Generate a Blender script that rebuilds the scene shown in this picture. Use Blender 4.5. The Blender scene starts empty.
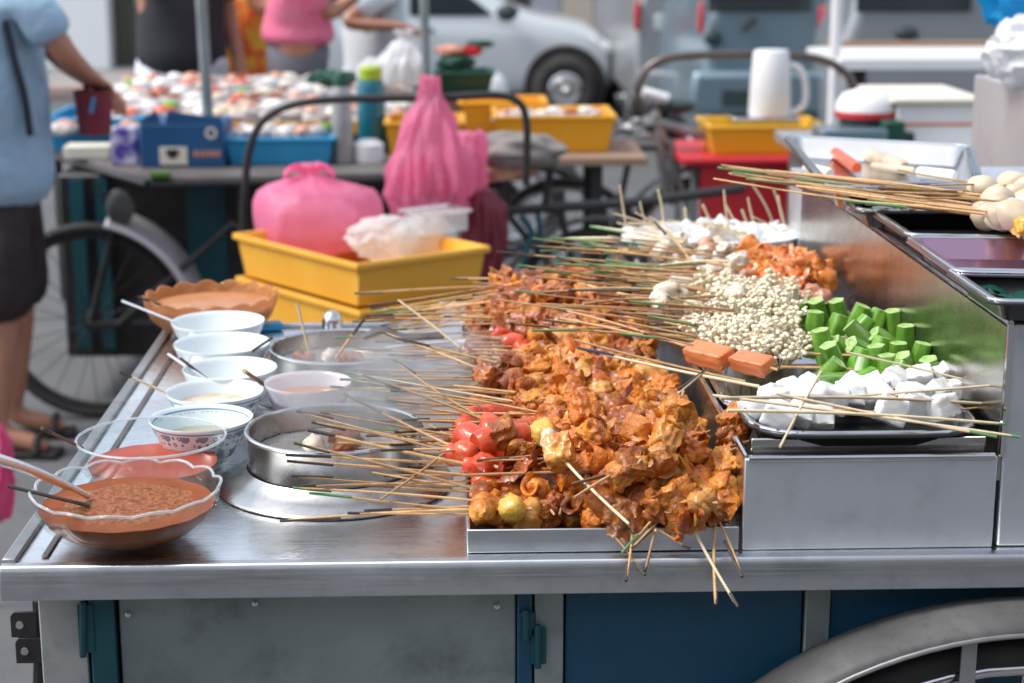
import bpy, bmesh, math, random
from mathutils import Vector, Matrix, noise, Quaternion
R = math.radians
sc = bpy.context.scene
COL = sc.collection
rng = random.Random(7)
def U(a, b): return rng.uniform(a, b)

# ------------------------------------------------------------------ camera
ZC = 1.68; C = 0.98; F = 1750.0
PITCH = math.atan(416.0 / F); YAW = math.atan(65 * math.cos(PITCH) / F)
FW = Vector((math.sin(YAW) * math.cos(PITCH), math.cos(YAW) * math.cos(PITCH), -math.sin(PITCH)))
RT = Vector((math.cos(YAW), -math.sin(YAW), 0)); UP = RT.cross(FW)
CAM = Vector((0, 0, ZC))
def ray(px, py): return FW + RT * ((px - 512) / F) - UP * ((py - 341.5) / F)
def G(px, py, z):
    d = ray(px, py); return CAM + d * ((z - ZC) / d.z)
def V(px, py, Y):
    d = ray(px, py); return CAM + d * (Y / d.y)
cam = bpy.data.cameras.new('camera'); co = bpy.data.objects.new('camera', cam); COL.objects.link(co)
cam.sensor_width = 36; cam.lens = F * 36 / 1024
co.matrix_world = Matrix.Translation(CAM) @ Matrix((RT, UP, -FW)).transposed().to_4x4()
cam.clip_end = 300; cam.clip_start = 0.05
cam.dof.use_dof = True; cam.dof.focus_distance = 2.12; cam.dof.aperture_fstop = 4.9; cam.dof.aperture_blades = 0
sc.camera = co

# ------------------------------------------------------------------ world and light
SUN_EL, SUN_AZ = 56.0, -98.0        # azimuth from +Y towards +X
w = bpy.data.worlds.new('World'); sc.world = w; w.use_nodes = True
nt = w.node_tree; bg = nt.nodes['Background']
sky = nt.nodes.new('ShaderNodeTexSky'); sky.sky_type = 'NISHITA'; sky.sun_disc = False
sky.sun_elevation = R(SUN_EL); sky.sun_rotation = R(SUN_AZ); sky.dust_density = 2.0; sky.air_density = 1.0; sky.ozone_density = 1.5
hs = nt.nodes.new('ShaderNodeHueSaturation'); hs.inputs['Saturation'].default_value = 0.45
nt.links.new(sky.outputs[0], hs.inputs['Color']); nt.links.new(hs.outputs[0], bg.inputs[0])
bg.inputs[1].default_value = 0.15
sl = bpy.data.lights.new('sun', 'SUN'); sl.energy = 1.35; sl.angle = R(18); sl.color = (1, .96, .9)
so = bpy.data.objects.new('sun', sl); COL.objects.link(so)
sd = Vector((math.sin(R(SUN_AZ)) * math.cos(R(SUN_EL)), math.cos(R(SUN_AZ)) * math.cos(R(SUN_EL)), math.sin(R(SUN_EL))))
so.rotation_euler = sd.to_track_quat('Z', 'Y').to_euler(); so.location = sd * 20
sc.view_settings.view_transform = 'Standard'; sc.view_settings.look = 'None'
sc.view_settings.exposure = 0.95; sc.view_settings.gamma = 1
sc.render.resolution_x = 1024; sc.render.resolution_y = 683

# ------------------------------------------------------------------ materials
def pmat(name, col, rough=.5, metal=0, col2=None, scale=8, bump=0, bscale=40, rnd=0, contrast=.5, sss=0, coat=0,
         rvar=0, stretch=None, spec=.5, aniso=0, detail=4, col3=None, spots=0, spot_scale=60, sheen=0, brushed=0, bdist=.004):
    m = bpy.data.materials.new(name); m.use_nodes = True
    n = m.node_tree.nodes; l = m.node_tree.links; p = n['Principled BSDF']
    p.inputs['Base Color'].default_value = (*col, 1); p.inputs['Roughness'].default_value = rough
    p.inputs['Metallic'].default_value = metal; p.inputs['Specular IOR Level'].default_value = spec
    if sss:
        p.inputs['Subsurface Weight'].default_value = sss; p.inputs['Subsurface Radius'].default_value = (.01, .006, .004); p.inputs['Subsurface Scale'].default_value = 1
    if coat: p.inputs['Coat Weight'].default_value = coat; p.inputs['Coat Roughness'].default_value = .12
    if sheen: p.inputs['Sheen Weight'].default_value = sheen
    tc = n.new('ShaderNodeTexCoord'); mp = n.new('ShaderNodeMapping'); l.new(tc.outputs['Object'], mp.inputs[0])
    if stretch: mp.inputs['Scale'].default_value = stretch
    oi = n.new('ShaderNodeObjectInfo')
    if rnd:
        mu = n.new('ShaderNodeMath'); mu.operation = 'MULTIPLY'; mu.inputs[1].default_value = 37; l.new(oi.outputs['Random'], mu.inputs[0])
        cb = n.new('ShaderNodeCombineXYZ'); l.new(mu.outputs[0], cb.inputs[0]); l.new(mu.outputs[0], cb.inputs[2]); l.new(cb.outputs[0], mp.inputs['Location'])
    out = None
    nz = n.new('ShaderNodeTexNoise'); nz.inputs['Scale'].default_value = scale; nz.inputs['Detail'].default_value = detail
    l.new(mp.outputs[0], nz.inputs['Vector'])
    if col2:
        rp = n.new('ShaderNodeValToRGB'); e = rp.color_ramp.elements
        e[0].position = .5 - contrast / 2 + .001; e[1].position = .5 + contrast / 2
        e[0].color = (*col, 1); e[1].color = (*col2, 1)
        if col3:
            q = e.new(.5); q.color = (*col3, 1)
        l.new(nz.outputs['Fac'], rp.inputs[0]); out = rp.outputs[0]
        if spots:
            vo = n.new('ShaderNodeTexNoise'); vo.inputs['Scale'].default_value = spot_scale; vo.inputs['Detail'].default_value = 9; vo.inputs['Roughness'].default_value = .65
            l.new(mp.outputs[0], vo.inputs['Vector'])
            r2 = n.new('ShaderNodeValToRGB'); r2.color_ramp.elements[0].position = .50; r2.color_ramp.elements[1].position = .72
            r2.color_ramp.elements[1].color = (spots, spots, spots, 1); r2.color_ramp.elements[0].color = (0, 0, 0, 1)
            l.new(vo.outputs['Fac'], r2.inputs[0])
            mx = n.new('ShaderNodeMix'); mx.data_type = 'RGBA'; mx.inputs[7].default_value = (*[c * .42 for c in col], 1)
            l.new(r2.outputs[0], mx.inputs[0]); l.new(out, mx.inputs[6]); out = mx.outputs[2]
    if rnd:
        h = n.new('ShaderNodeHueSaturation')
        mr = n.new('ShaderNodeMapRange'); mr.inputs[3].default_value = 1 - rnd; mr.inputs[4].default_value = 1 + rnd
        l.new(oi.outputs['Random'], mr.inputs[0]); l.new(mr.outputs[0], h.inputs['Value'])
        mh = n.new('ShaderNodeMapRange'); mh.inputs[3].default_value = .5 - rnd * .030; mh.inputs[4].default_value = .5 + rnd * .018
        wn = n.new('ShaderNodeTexWhiteNoise'); wn.noise_dimensions = '1D'; l.new(oi.outputs['Random'], wn.inputs['W'])
        l.new(wn.outputs['Value'], mh.inputs[0]); l.new(mh.outputs[0], h.inputs['Hue'])
        if out: l.new(out, h.inputs['Color'])
        else: h.inputs['Color'].default_value = (*col, 1)
        out = h.outputs[0]
    if out: l.new(out, p.inputs['Base Color'])
    if rvar:
        mr = n.new('ShaderNodeMapRange'); mr.inputs[1].default_value = .3; mr.inputs[2].default_value = .7
        mr.inputs[3].default_value = max(.02, rough - rvar); mr.inputs[4].default_value = rough + rvar
        n3 = n.new('ShaderNodeTexNoise'); n3.inputs['Scale'].default_value = scale * 1.7; n3.inputs['Detail'].default_value = 5
        l.new(mp.outputs[0], n3.inputs['Vector']); l.new(n3.outputs['Fac'], mr.inputs[0]); l.new(mr.outputs[0], p.inputs['Roughness'])
    if brushed:
        mb = n.new('ShaderNodeMapping'); mb.inputs['Scale'].default_value = (1.2, 90, 90); l.new(tc.outputs['Object'], mb.inputs[0])
        nb = n.new('ShaderNodeTexNoise'); nb.inputs['Scale'].default_value = 6; nb.inputs['Detail'].default_value = 6; l.new(mb.outputs[0], nb.inputs['Vector'])
        ns_ = n.new('ShaderNodeTexNoise'); ns_.inputs['Scale'].default_value = 3.2; ns_.inputs['Detail'].default_value = 7; ns_.inputs['Distortion'].default_value = .8; l.new(tc.outputs['Object'], ns_.inputs['Vector'])
        ad = n.new('ShaderNodeMath'); ad.operation = 'ADD'; l.new(nb.outputs['Fac'], ad.inputs[0]); l.new(ns_.outputs['Fac'], ad.inputs[1])
        mr = n.new('ShaderNodeMapRange'); mr.inputs[1].default_value = .75; mr.inputs[2].default_value = 1.25; mr.inputs[3].default_value = rough - .06; mr.inputs[4].default_value = rough + .12
        l.new(ad.outputs[0], mr.inputs[0]); l.new(mr.outputs[0], p.inputs['Roughness'])
    if bump:
        bn = n.new('ShaderNodeBump'); bn.inputs['Strength'].default_value = bump; bn.inputs['Distance'].default_value = bdist
        n2 = n.new('ShaderNodeTexNoise'); n2.inputs['Scale'].default_value = bscale; n2.inputs['Detail'].default_value = 3
        l.new(mp.outputs[0], n2.inputs['Vector']); l.new(n2.outputs['Fac'], bn.inputs['Height']); l.new(bn.outputs[0], p.inputs['Normal'])
    return m
def film_mat(name, col, alpha, rough=.25, trans=.5):
    """thin plastic film: part see-through, part translucent, part glossy"""
    m = bpy.data.materials.new(name); m.use_nodes = True; n = m.node_tree.nodes; l = m.node_tree.links
    p = n['Principled BSDF']; p.inputs['Base Color'].default_value = (*col, 1); p.inputs['Roughness'].default_value = rough
    t = n.new('ShaderNodeBsdfTranslucent'); t.inputs[0].default_value = (*col, 1)
    tc = n.new('ShaderNodeTexCoord'); nz = n.new('ShaderNodeTexNoise'); nz.inputs['Scale'].default_value = 34; nz.inputs['Detail'].default_value = 5; nz.inputs['Distortion'].default_value = 1.5
    l.new(tc.outputs['Object'], nz.inputs['Vector']); bn = n.new('ShaderNodeBump'); bn.inputs['Strength'].default_value = .6; bn.inputs['Distance'].default_value = .012
    l.new(nz.outputs['Fac'], bn.inputs['Height']); l.new(bn.outputs[0], p.inputs['Normal']); l.new(bn.outputs[0], t.inputs['Normal'])
    a = n.new('ShaderNodeMixShader'); a.inputs[0].default_value = trans; l.new(p.outputs[0], a.inputs[1]); l.new(t.outputs[0], a.inputs[2])
    tr = n.new('ShaderNodeBsdfTransparent'); tr.inputs[0].default_value = (*[min(1, c * .4 + .6) for c in col], 1)
    b = n.new('ShaderNodeMixShader'); b.inputs[0].default_value = alpha; l.new(tr.outputs[0], b.inputs[1]); l.new(a.outputs[0], b.inputs[2])
    l.new(b.outputs[0], n['Material Output'].inputs[0]); return m
def glass_mat(name, tint=(.95, .98, .98), refl=.34, base=.015):
    m = bpy.data.materials.new(name); m.use_nodes = True; n = m.node_tree.nodes; l = m.node_tree.links
    n.remove(n['Principled BSDF'])
    tr = n.new('ShaderNodeBsdfTransparent'); tr.inputs[0].default_value = (*tint, 1)
    gl = n.new('ShaderNodeBsdfGlossy'); gl.inputs['Roughness'].default_value = .03
    lw = n.new('ShaderNodeLayerWeight'); lw.inputs[0].default_value = .35
    mr = n.new('ShaderNodeMapRange'); mr.inputs[3].default_value = base; mr.inputs[4].default_value = .75 * refl
    pw = n.new('ShaderNodeMath'); pw.operation = 'POWER'; pw.inputs[1].default_value = 1.6
    l.new(lw.outputs['Facing'], pw.inputs[0]); l.new(pw.outputs[0], mr.inputs[0])
    mx = n.new('ShaderNodeMixShader'); l.new(mr.outputs[0], mx.inputs[0]); l.new(tr.outputs[0], mx.inputs[1]); l.new(gl.outputs[0], mx.inputs[2])
    l.new(mx.outputs[0], n['Material Output'].inputs[0]); return m

M = {}
M['steel_top'] = pmat('counter_steel', (.74, .76, .77), .25, 1, (.92, .92, .92), scale=6, rvar=.12, bump=.22, bscale=16, spots=.30, spot_scale=70, brushed=1)
M['steel'] = pmat('brushed_steel', (.52, .55, .58), .34, 1, (.66, .68, .70), scale=4, rvar=.14, bump=.16, bscale=9, spots=.35, spot_scale=22, brushed=1)
M['steel_panel'] = pmat('smudged_steel', (.40, .38, .36), .22, 1, (.52, .51, .49), scale=9, rvar=.14, bump=.25, bscale=11, spots=.5, spot_scale=24, brushed=1)
M['steel_tray'] = pmat('tray_steel', (.54, .55, .56), .13, 1, (.70, .70, .70), scale=7, rvar=.07, bump=.06, bscale=20)
M['steel_pot'] = pmat('pot_steel', (.50, .50, .49), .26, 1, (.66, .65, .64), scale=10, rvar=.1, bump=.1, bscale=18, spots=.4, spot_scale=70)
M['dark_steel'] = pmat('greasy_dark_steel', (.12, .105, .10), .35, .8, (.2, .17, .15), scale=8, rvar=.1)
M['galv'] = pmat('galvanised_sheet', (.19, .225, .225), .5, .5, (.36, .40, .39), scale=6, rvar=.1, bump=.6, bscale=6, spots=.5, spot_scale=16, detail=9)
M['steel_front'] = pmat('satin_steel_front', (.60, .63, .67), .42, .75, (.74, .76, .79), scale=3, rvar=.1, bump=.6, bscale=5, spots=.25, spot_scale=18)
M['yellow_tray'] = pmat('bright_yellow_plastic', (.80, .46, .02), .4)
M['satin'] = pmat('satin_cabinet_metal', (.52, .49, .50), .35, .45, (.62, .60, .60), scale=4, rvar=.08)
M['rim_metal'] = pmat('worn_rim_metal', (.26, .27, .27), .45, .8, (.38, .38, .38), scale=14, spots=.4, spot_scale=50)
M['galv_light'] = pmat('galvanised_post', (.36, .38, .38), .5, .6, (.50, .50, .49), scale=12, spots=.4, spot_scale=25)
M['guard'] = pmat('mudguard_metal', (.05, .05, .052), .6, 0, (.12, .118, .115), scale=10, rvar=.12, bump=.2, bscale=18, spots=.4, spot_scale=60)
M['blue_paint'] = pmat('deep_blue_paint', (.004, .055, .11), .5, 0, (.006, .075, .14), scale=3, bump=.1, spots=.4, spot_scale=12)
M['teal_paint'] = pmat('teal_paint', (.003, .055, .075), .5, 0, (.005, .08, .10), scale=9, spots=.4, spot_scale=14)
M['black_metal'] = pmat('black_painted_metal', (.012, .012, .014), .42, 0, (.03, .028, .027), scale=14, bump=.08)
M['rubber'] = pmat('tyre_rubber', (.018, .018, .019), .75, 0, (.04, .038, .035), scale=20, bump=.2, bscale=60)
M['chrome'] = pmat('chrome', (.7, .7, .7), .15, 1)
M['spoon'] = pmat('spoon_steel', (.88, .88, .89), .30, 1)
M['stick'] = pmat('bamboo', (.42, .23, .09), .6, 0, (.64, .41, .19), scale=30, stretch=(.4, 1, 1), rnd=.32, spots=.5, spot_scale=200)
M['stick_pale'] = pmat('pale_bamboo', (.60, .47, .28), .6, 0, (.74, .62, .42), scale=30, rnd=.2)
M['tip_black'] = pmat('charred_tip', (.03, .028, .027), .6, 0, (.07, .05, .04), scale=60)
M['tip_green'] = pmat('green_dyed_tip', (.05, .17, .06), .6, 0, (.13, .30, .12), scale=60)
M['tip_blue'] = pmat('blue_dyed_tip', (.02, .04, .08), .6)
M['tip_brown'] = pmat('brown_tip', (.16, .07, .03), .6)
M['fried'] = pmat('fried_golden', (.34, .075, .006), .44, 0, (.68, .245, .026), scale=38, rnd=.34, bump=1, bscale=150, coat=.15, sss=.03, contrast=.35, spots=.8, spot_scale=42)
M['fried_dark'] = pmat('fried_brown', (.17, .032, .004), .38, 0, (.42, .12, .015), scale=50, rnd=.25, bump=.8, bscale=120, coat=.3, contrast=.4, spots=.5, spot_scale=80)
M['fried_pale'] = pmat('fried_pale', (.48, .16, .015), .40, 0, (.76, .38, .08), scale=50, rnd=.15, bump=.6, bscale=110, coat=.3, sss=.08, contrast=.4, spots=.3, spot_scale=70)
M['red_sausage'] = pmat('red_sausage_skin', (.50, .035, .008), .3, 0, (.78, .13, .03), scale=55, rnd=.15, coat=.3, sss=.1, bump=.5, bscale=110, spots=.3, spot_scale=60)
M['yellow_ball'] = pmat('yellow_fish_ball', (.62, .33, .03), .35, 0, (.72, .44, .07), scale=60, bump=.6, bscale=150, coat=.3)
M['orange_meat'] = pmat('orange_marinated_meat', (.60, .14, .02), .3, 0, (.75, .30, .06), scale=60, rnd=.2, coat=.3, sss=.1, bump=.3)
M['pink_meat'] = pmat('pinkish_meat', (.52, .20, .12), .35, 0, (.66, .36, .24), scale=60, rnd=.2, coat=.2, sss=.1, bump=.3)
M['carrot'] = pmat('orange_sausage', (.62, .17, .06), .35, 0, (.72, .24, .09), scale=30, rnd=.1, coat=.2, sss=.15)
M['white_fish'] = pmat('white_fish_cake', (.72, .74, .74), .3, 0, (.80, .81, .80), scale=20, rnd=.06, coat=.25, sss=.2, bump=.2, bscale=50)
M['enoki'] = pmat('enoki_cream', (.74, .62, .42), .45, 0, (.86, .79, .62), scale=60, rnd=.1, sss=.15)
M['squid'] = pmat('cooked_pale_squid', (.62, .50, .36), .35, 0, (.78, .70, .58), scale=40, rnd=.15, sss=.15, coat=.2, bump=.3)
M['mushroom'] = pmat('mushroom_beige', (.50, .38, .24), .45, 0, (.74, .66, .52), scale=26, rnd=.12, sss=.15)
M['okra'] = pmat('okra_green', (.055, .20, .012), .36, 0, (.20, .42, .05), scale=60, rnd=.3, coat=.2, sss=.05, bump=.15, bscale=60)
M['okra_cut'] = pmat('okra_cut_face', (.22, .40, .08), .5, 0, (.46, .60, .26), scale=90)
M['crab'] = pmat('crabstick_red', (.72, .07, .02), .35, 0, (.80, .16, .06), scale=30)
M['porcelain'] = pmat('white_porcelain', (.70, .78, .80), .14, 0, (.76, .82, .83), scale=3, coat=.4)
M['porcelain_pink'] = pmat('pale_pink_porcelain', (.76, .72, .76), .14, 0, (.80, .76, .79), scale=3, coat=.4)
M['plum'] = pmat('plum_glaze', (.36, .10, .24), .25)
M['sauce_brown'] = pmat('peanut_sauce', (.20, .04, .003), .4, 0, (.30, .07, .006), scale=30, spec=.15, bump=.25, bscale=60)
M['sauce_top'] = pmat('peanut_crumb', (.18, .038, .004), .38, 0, (.36, .13, .04), scale=150, bump=1, bscale=180, spec=.25, contrast=.3)
M['sauce_pink'] = pmat('pink_chilli_sauce', (.32, .035, .016), .35, 0, (.42, .09, .05), scale=14, spec=.25)
M['sauce_orange'] = pmat('orange_oil', (.62, .16, .02), .15, 0, (.72, .34, .12), scale=25, coat=.6)
M['sauce_tan'] = pmat('tan_sauce', (.46, .17, .06), .3, 0, (.58, .27, .11), scale=20, coat=.3)
M['milky'] = pmat('thin_pale_sauce', (.62, .66, .62), .12, 0, (.62, .36, .15), scale=28, coat=.5, contrast=.35)
M['oily'] = pmat('clear_soup', (.30, .27, .16), .08, 0, (.48, .44, .32), scale=22, coat=.6)
M['broth'] = pmat('dark_broth', (.16, .15, .13), .1, 0, (.30, .28, .25), scale=18, coat=.8, bump=.5, bscale=30)
M['painted_pink_sheen'] = pmat('steel_painted_pink_reflection', (.42, .26, .36), .15, .9, (.5, .34, .44), scale=5)  # plain steel; the pink it reflects is painted into the base colour
M['wrap'] = pmat('packet_wrapping', (.40, .38, .38), .3, 0, (.66, .60, .58), scale=18, rnd=.2)
M['glass_rim_glint'] = film_mat('painted_glass_rim_glint', (.85, .90, .92), .40, .08, .2)  # whitish film paints the bright line that the glass rim reflects
M['smeared'] = film_mat('sauce_smeared_glass', (.72, .36, .15), .55, .15, .3)
M['dark_reflection_tray'] = pmat('tray_steel_painted_dark_reflection', (.025, .025, .028), .25, .3, (.05, .05, .05), scale=8, coat=.3)  # steel trays whose dark reflections are put into the base colour
M['glass'] = glass_mat('clear_glass')
M['glass_dark'] = pmat('dark_glass', (.03, .04, .045), .06, 0, coat=1)
M['yellow_plastic'] = pmat('yellow_plastic', (.80, .36, .02), .4, 0, (.86, .46, .05), scale=5, bump=.05, coat=.1)
M['amber_plastic'] = pmat('amber_plastic', (.78, .34, .012), .4, 0, (.82, .40, .02), scale=4)
M['blue_plastic'] = pmat('sky_blue_plastic', (.015, .26, .52), .4, 0, (.03, .33, .60), scale=4)
M['blue_card'] = pmat('dark_blue_card', (.008, .07, .20), .55, 0, (.012, .10, .25), scale=4)
M['purple_card'] = pmat('purple_patterned_wrapper', (.10, .06, .35), .5, 0, (.62, .60, .75), scale=22, contrast=.12)
M['cream'] = pmat('cream_card', (.72, .68, .56), .6)
M['white'] = pmat('white_plastic', (.76, .77, .77), .4, 0, (.82, .82, .82), scale=3)
M['red_plastic'] = pmat('red_plastic', (.50, .015, .025), .4, 0, (.60, .03, .04), scale=4)
M['maroon'] = pmat('maroon_plastic', (.16, .015, .03), .5, 0, (.20, .02, .04), scale=10)
M['teal_plastic'] = pmat('teal_bottle', (.004, .13, .19), .3, 0, coat=.3)
M['green_dark'] = pmat('bottle_green', (.01, .07, .045), .4)
M['lime'] = pmat('lime_green_lid', (.40, .52, .03), .4)
M['wood'] = pmat('worn_plank', (.24, .14, .09), .7, 0, (.36, .24, .17), scale=10, stretch=(.3, 3, 3), bump=.2)
M['table_dark'] = pmat('dark_board', (.09, .08, .075), .6, 0, (.16, .14, .13), scale=8)
M['grey_cloth'] = pmat('grey_saddle_cloth', (.17, .16, .15), .85, 0, (.27, .25, .23), scale=20, bump=.5, bscale=30)
M['pink_bag'] = film_mat('pink_bag_film', (.98, .34, .54), .72, .14, .45)
M['pink_bag_dense'] = film_mat('pink_bag_thick_film', (.86, .14, .34), .93, .25, .35)
M['clear_bag'] = film_mat('frosted_bag_film', (.86, .88, .90), .62, .2, .4)
M['white_bag'] = film_mat('white_bag_film', (.86, .87, .88), .93, .3, .3)
M['blue_bag'] = film_mat('blue_bag_film', (.01, .42, .80), .93, .3, .3)
M['clear_box'] = film_mat('clear_tub_film', (.85, .87, .88), .34, .1, .2)
M['skin'] = pmat('skin', (.40, .18, .11), .5, 0, (.47, .23, .15), scale=12, sss=.1)
M['shirt_blue'] = pmat('pale_blue_shirt', (.30, .46, .62), .85, 0, (.37, .53, .67), scale=26, bump=.9, bscale=7, bdist=.03)
M['shorts'] = pmat('dark_brown_shorts', (.022, .014, .016), .85, 0, (.04, .026, .028), scale=20, bump=.9, bscale=8, bdist=.03)
M['shirt_pink'] = pmat('pink_shirt', (.74, .14, .26), .8, 0, (.80, .24, .36), scale=12, bump=.9, bscale=8, bdist=.03)
M['shirt_orange'] = pmat('orange_print_shirt', (.70, .10, .02), .8, 0, (.85, .42, .04), scale=14, contrast=.2)
M['shirt_white'] = pmat('white_shirt', (.62, .68, .72), .8)
M['shirt_black'] = pmat('charcoal_shirt', (.018, .021, .028), .8)
M['trousers_grey'] = pmat('grey_trousers', (.13, .13, .15), .8)
M['trousers_white'] = pmat('white_trousers', (.66, .70, .78), .8)
M['hair'] = pmat('black_hair', (.012, .01, .01), .5)
M['strap'] = pmat('navy_strap', (.01, .018, .035), .6)
M['car_silver'] = pmat('silver_white_car_paint', (.60, .64, .66), .28, .25, coat=.8)
M['van_silver'] = pmat('warm_silver_paint', (.34, .35, .36), .35, .3, coat=.6)
M['van_blue'] = pmat('blue_grey_paint', (.17, .25, .30), .3, .3, coat=.7)
M['van_grey'] = pmat('mid_grey_paint', (.30, .33, .35), .3, .3, coat=.7)
M['lamp_red'] = pmat('red_tail_lamp', (.55, .02, .03), .2, 0, coat=1)
M['lamp_clear'] = pmat('clear_lamp', (.62, .65, .66), .1, 0, coat=1)
M['plate_black'] = pmat('black_plate', (.012, .012, .012), .4)
M['asphalt'] = pmat('street_asphalt', (.085, .088, .092), .85, 0, (.135, .138, .142), scale=1.2, bump=.6, bscale=60, spots=.25, spot_scale=14)
M['pavement'] = pmat('pavement_concrete', (.26, .25, .24), .85, 0, (.34, .33, .32), scale=2, bump=.2)
M['kerb'] = pmat('kerb_stone', (.36, .22, .19), .8, 0, (.44, .36, .33), scale=3)
M['plaster'] = pmat('white_plaster', (.78, .80, .81), .85, 0, (.84, .85, .85), scale=1.5)
M['plaster_lilac'] = pmat('lilac_grey_plaster', (.36, .36, .42), .85)
M['plaster_beige'] = pmat('beige_plaster', (.48, .43, .35), .85)
M['door_olive'] = pmat('dark_olive_door', (.065, .066, .050), .7)
M['shutter'] = pmat('green_black_shutter', (.03, .05, .05), .6)
M['sandal'] = pmat('black_sandal', (.01, .01, .01), .6)

def pattern_mat():
    """white porcelain, blue lattice band under the rim (object space: z up, base at 0)"""
    m = bpy.data.materials.new('blue_and_white_porcelain'); m.use_nodes = True; n = m.node_tree.nodes; l = m.node_tree.links
    p = n['Principled BSDF']; p.inputs['Roughness'].default_value = .14; p.inputs['Coat Weight'].default_value = .4
    tc = n.new('ShaderNodeTexCoord'); sp = n.new('ShaderNodeSeparateXYZ'); l.new(tc.outputs['Object'], sp.inputs[0])
    at = n.new('ShaderNodeMath'); at.operation = 'ARCTAN2'; l.new(sp.outputs[0], at.inputs[0]); l.new(sp.outputs[1], at.inputs[1])
    def mth(op, a, b=None, c=None):
        q = n.new('ShaderNodeMath'); q.operation = op
        for i, x in enumerate((a, b, c)):
            if x is None: continue
            if isinstance(x, (int, float)): q.inputs[i].default_value = x
            else: l.new(x, q.inputs[i])
        return q.outputs[0]
    ang = mth('MULTIPLY', at.outputs[0], .066)
    cb = n.new('ShaderNodeCombineXYZ'); l.new(ang, cb.inputs[0]); l.new(sp.outputs[2], cb.inputs[1])
    vo = n.new('ShaderNodeTexVoronoi'); vo.inputs['Scale'].default_value = 95; vo.feature = 'F1'; vo.inputs['Randomness'].default_value = .35; l.new(cb.outputs[0], vo.inputs['Vector'])
    a = mth('LESS_THAN', vo.outputs['Distance'], .34); b = mth('GREATER_THAN', vo.outputs['Distance'], .16)
    dots = mth('MULTIPLY', a, b)
    v2 = n.new('ShaderNodeTexVoronoi'); v2.inputs['Scale'].default_value = 36; v2.inputs['Randomness'].default_value = .1; l.new(cb.outputs[0], v2.inputs['Vector'])
    big = mth('LESS_THAN', v2.outputs['Distance'], .26)
    pat = mth('MAXIMUM', dots, big)
    z = sp.outputs[2]
    band = mth('MULTIPLY', mth('GREATER_THAN', z, .020), mth('LESS_THAN', z, .058))
    line = mth('MULTIPLY', mth('GREATER_THAN', z, .0600), mth('LESS_THAN', z, .0622))
    pat = mth('MAXIMUM', mth('MULTIPLY', pat, band), line)
    r = mth('SQRT', mth('ADD', mth('MULTIPLY', sp.outputs[0], sp.outputs[0]), mth('MULTIPLY', sp.outputs[1], sp.outputs[1])))
    # only outside wall: radius larger than the inner wall at that height
    prof = mth('ADD', mth('MULTIPLY', mth('SQRT', mth('MAXIMUM', mth('DIVIDE', mth('SUBTRACT', z, .006), .060), 0.0)), .0425), .0235)
    outside = mth('GREATER_THAN', r, mth('SUBTRACT', prof, .0012))
    pat = mth('MULTIPLY', pat, outside)
    mx = n.new('ShaderNodeMix'); mx.data_type = 'RGBA'; mx.inputs[6].default_value = (.72, .80, .82, 1); mx.inputs[7].default_value = (.05, .20, .33, 1)
    l.new(mth('MULTIPLY', pat, .85), mx.inputs[0]); l.new(mx.outputs[2], p.inputs['Base Color'])
    return m
M['bluewhite'] = pattern_mat()

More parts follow.
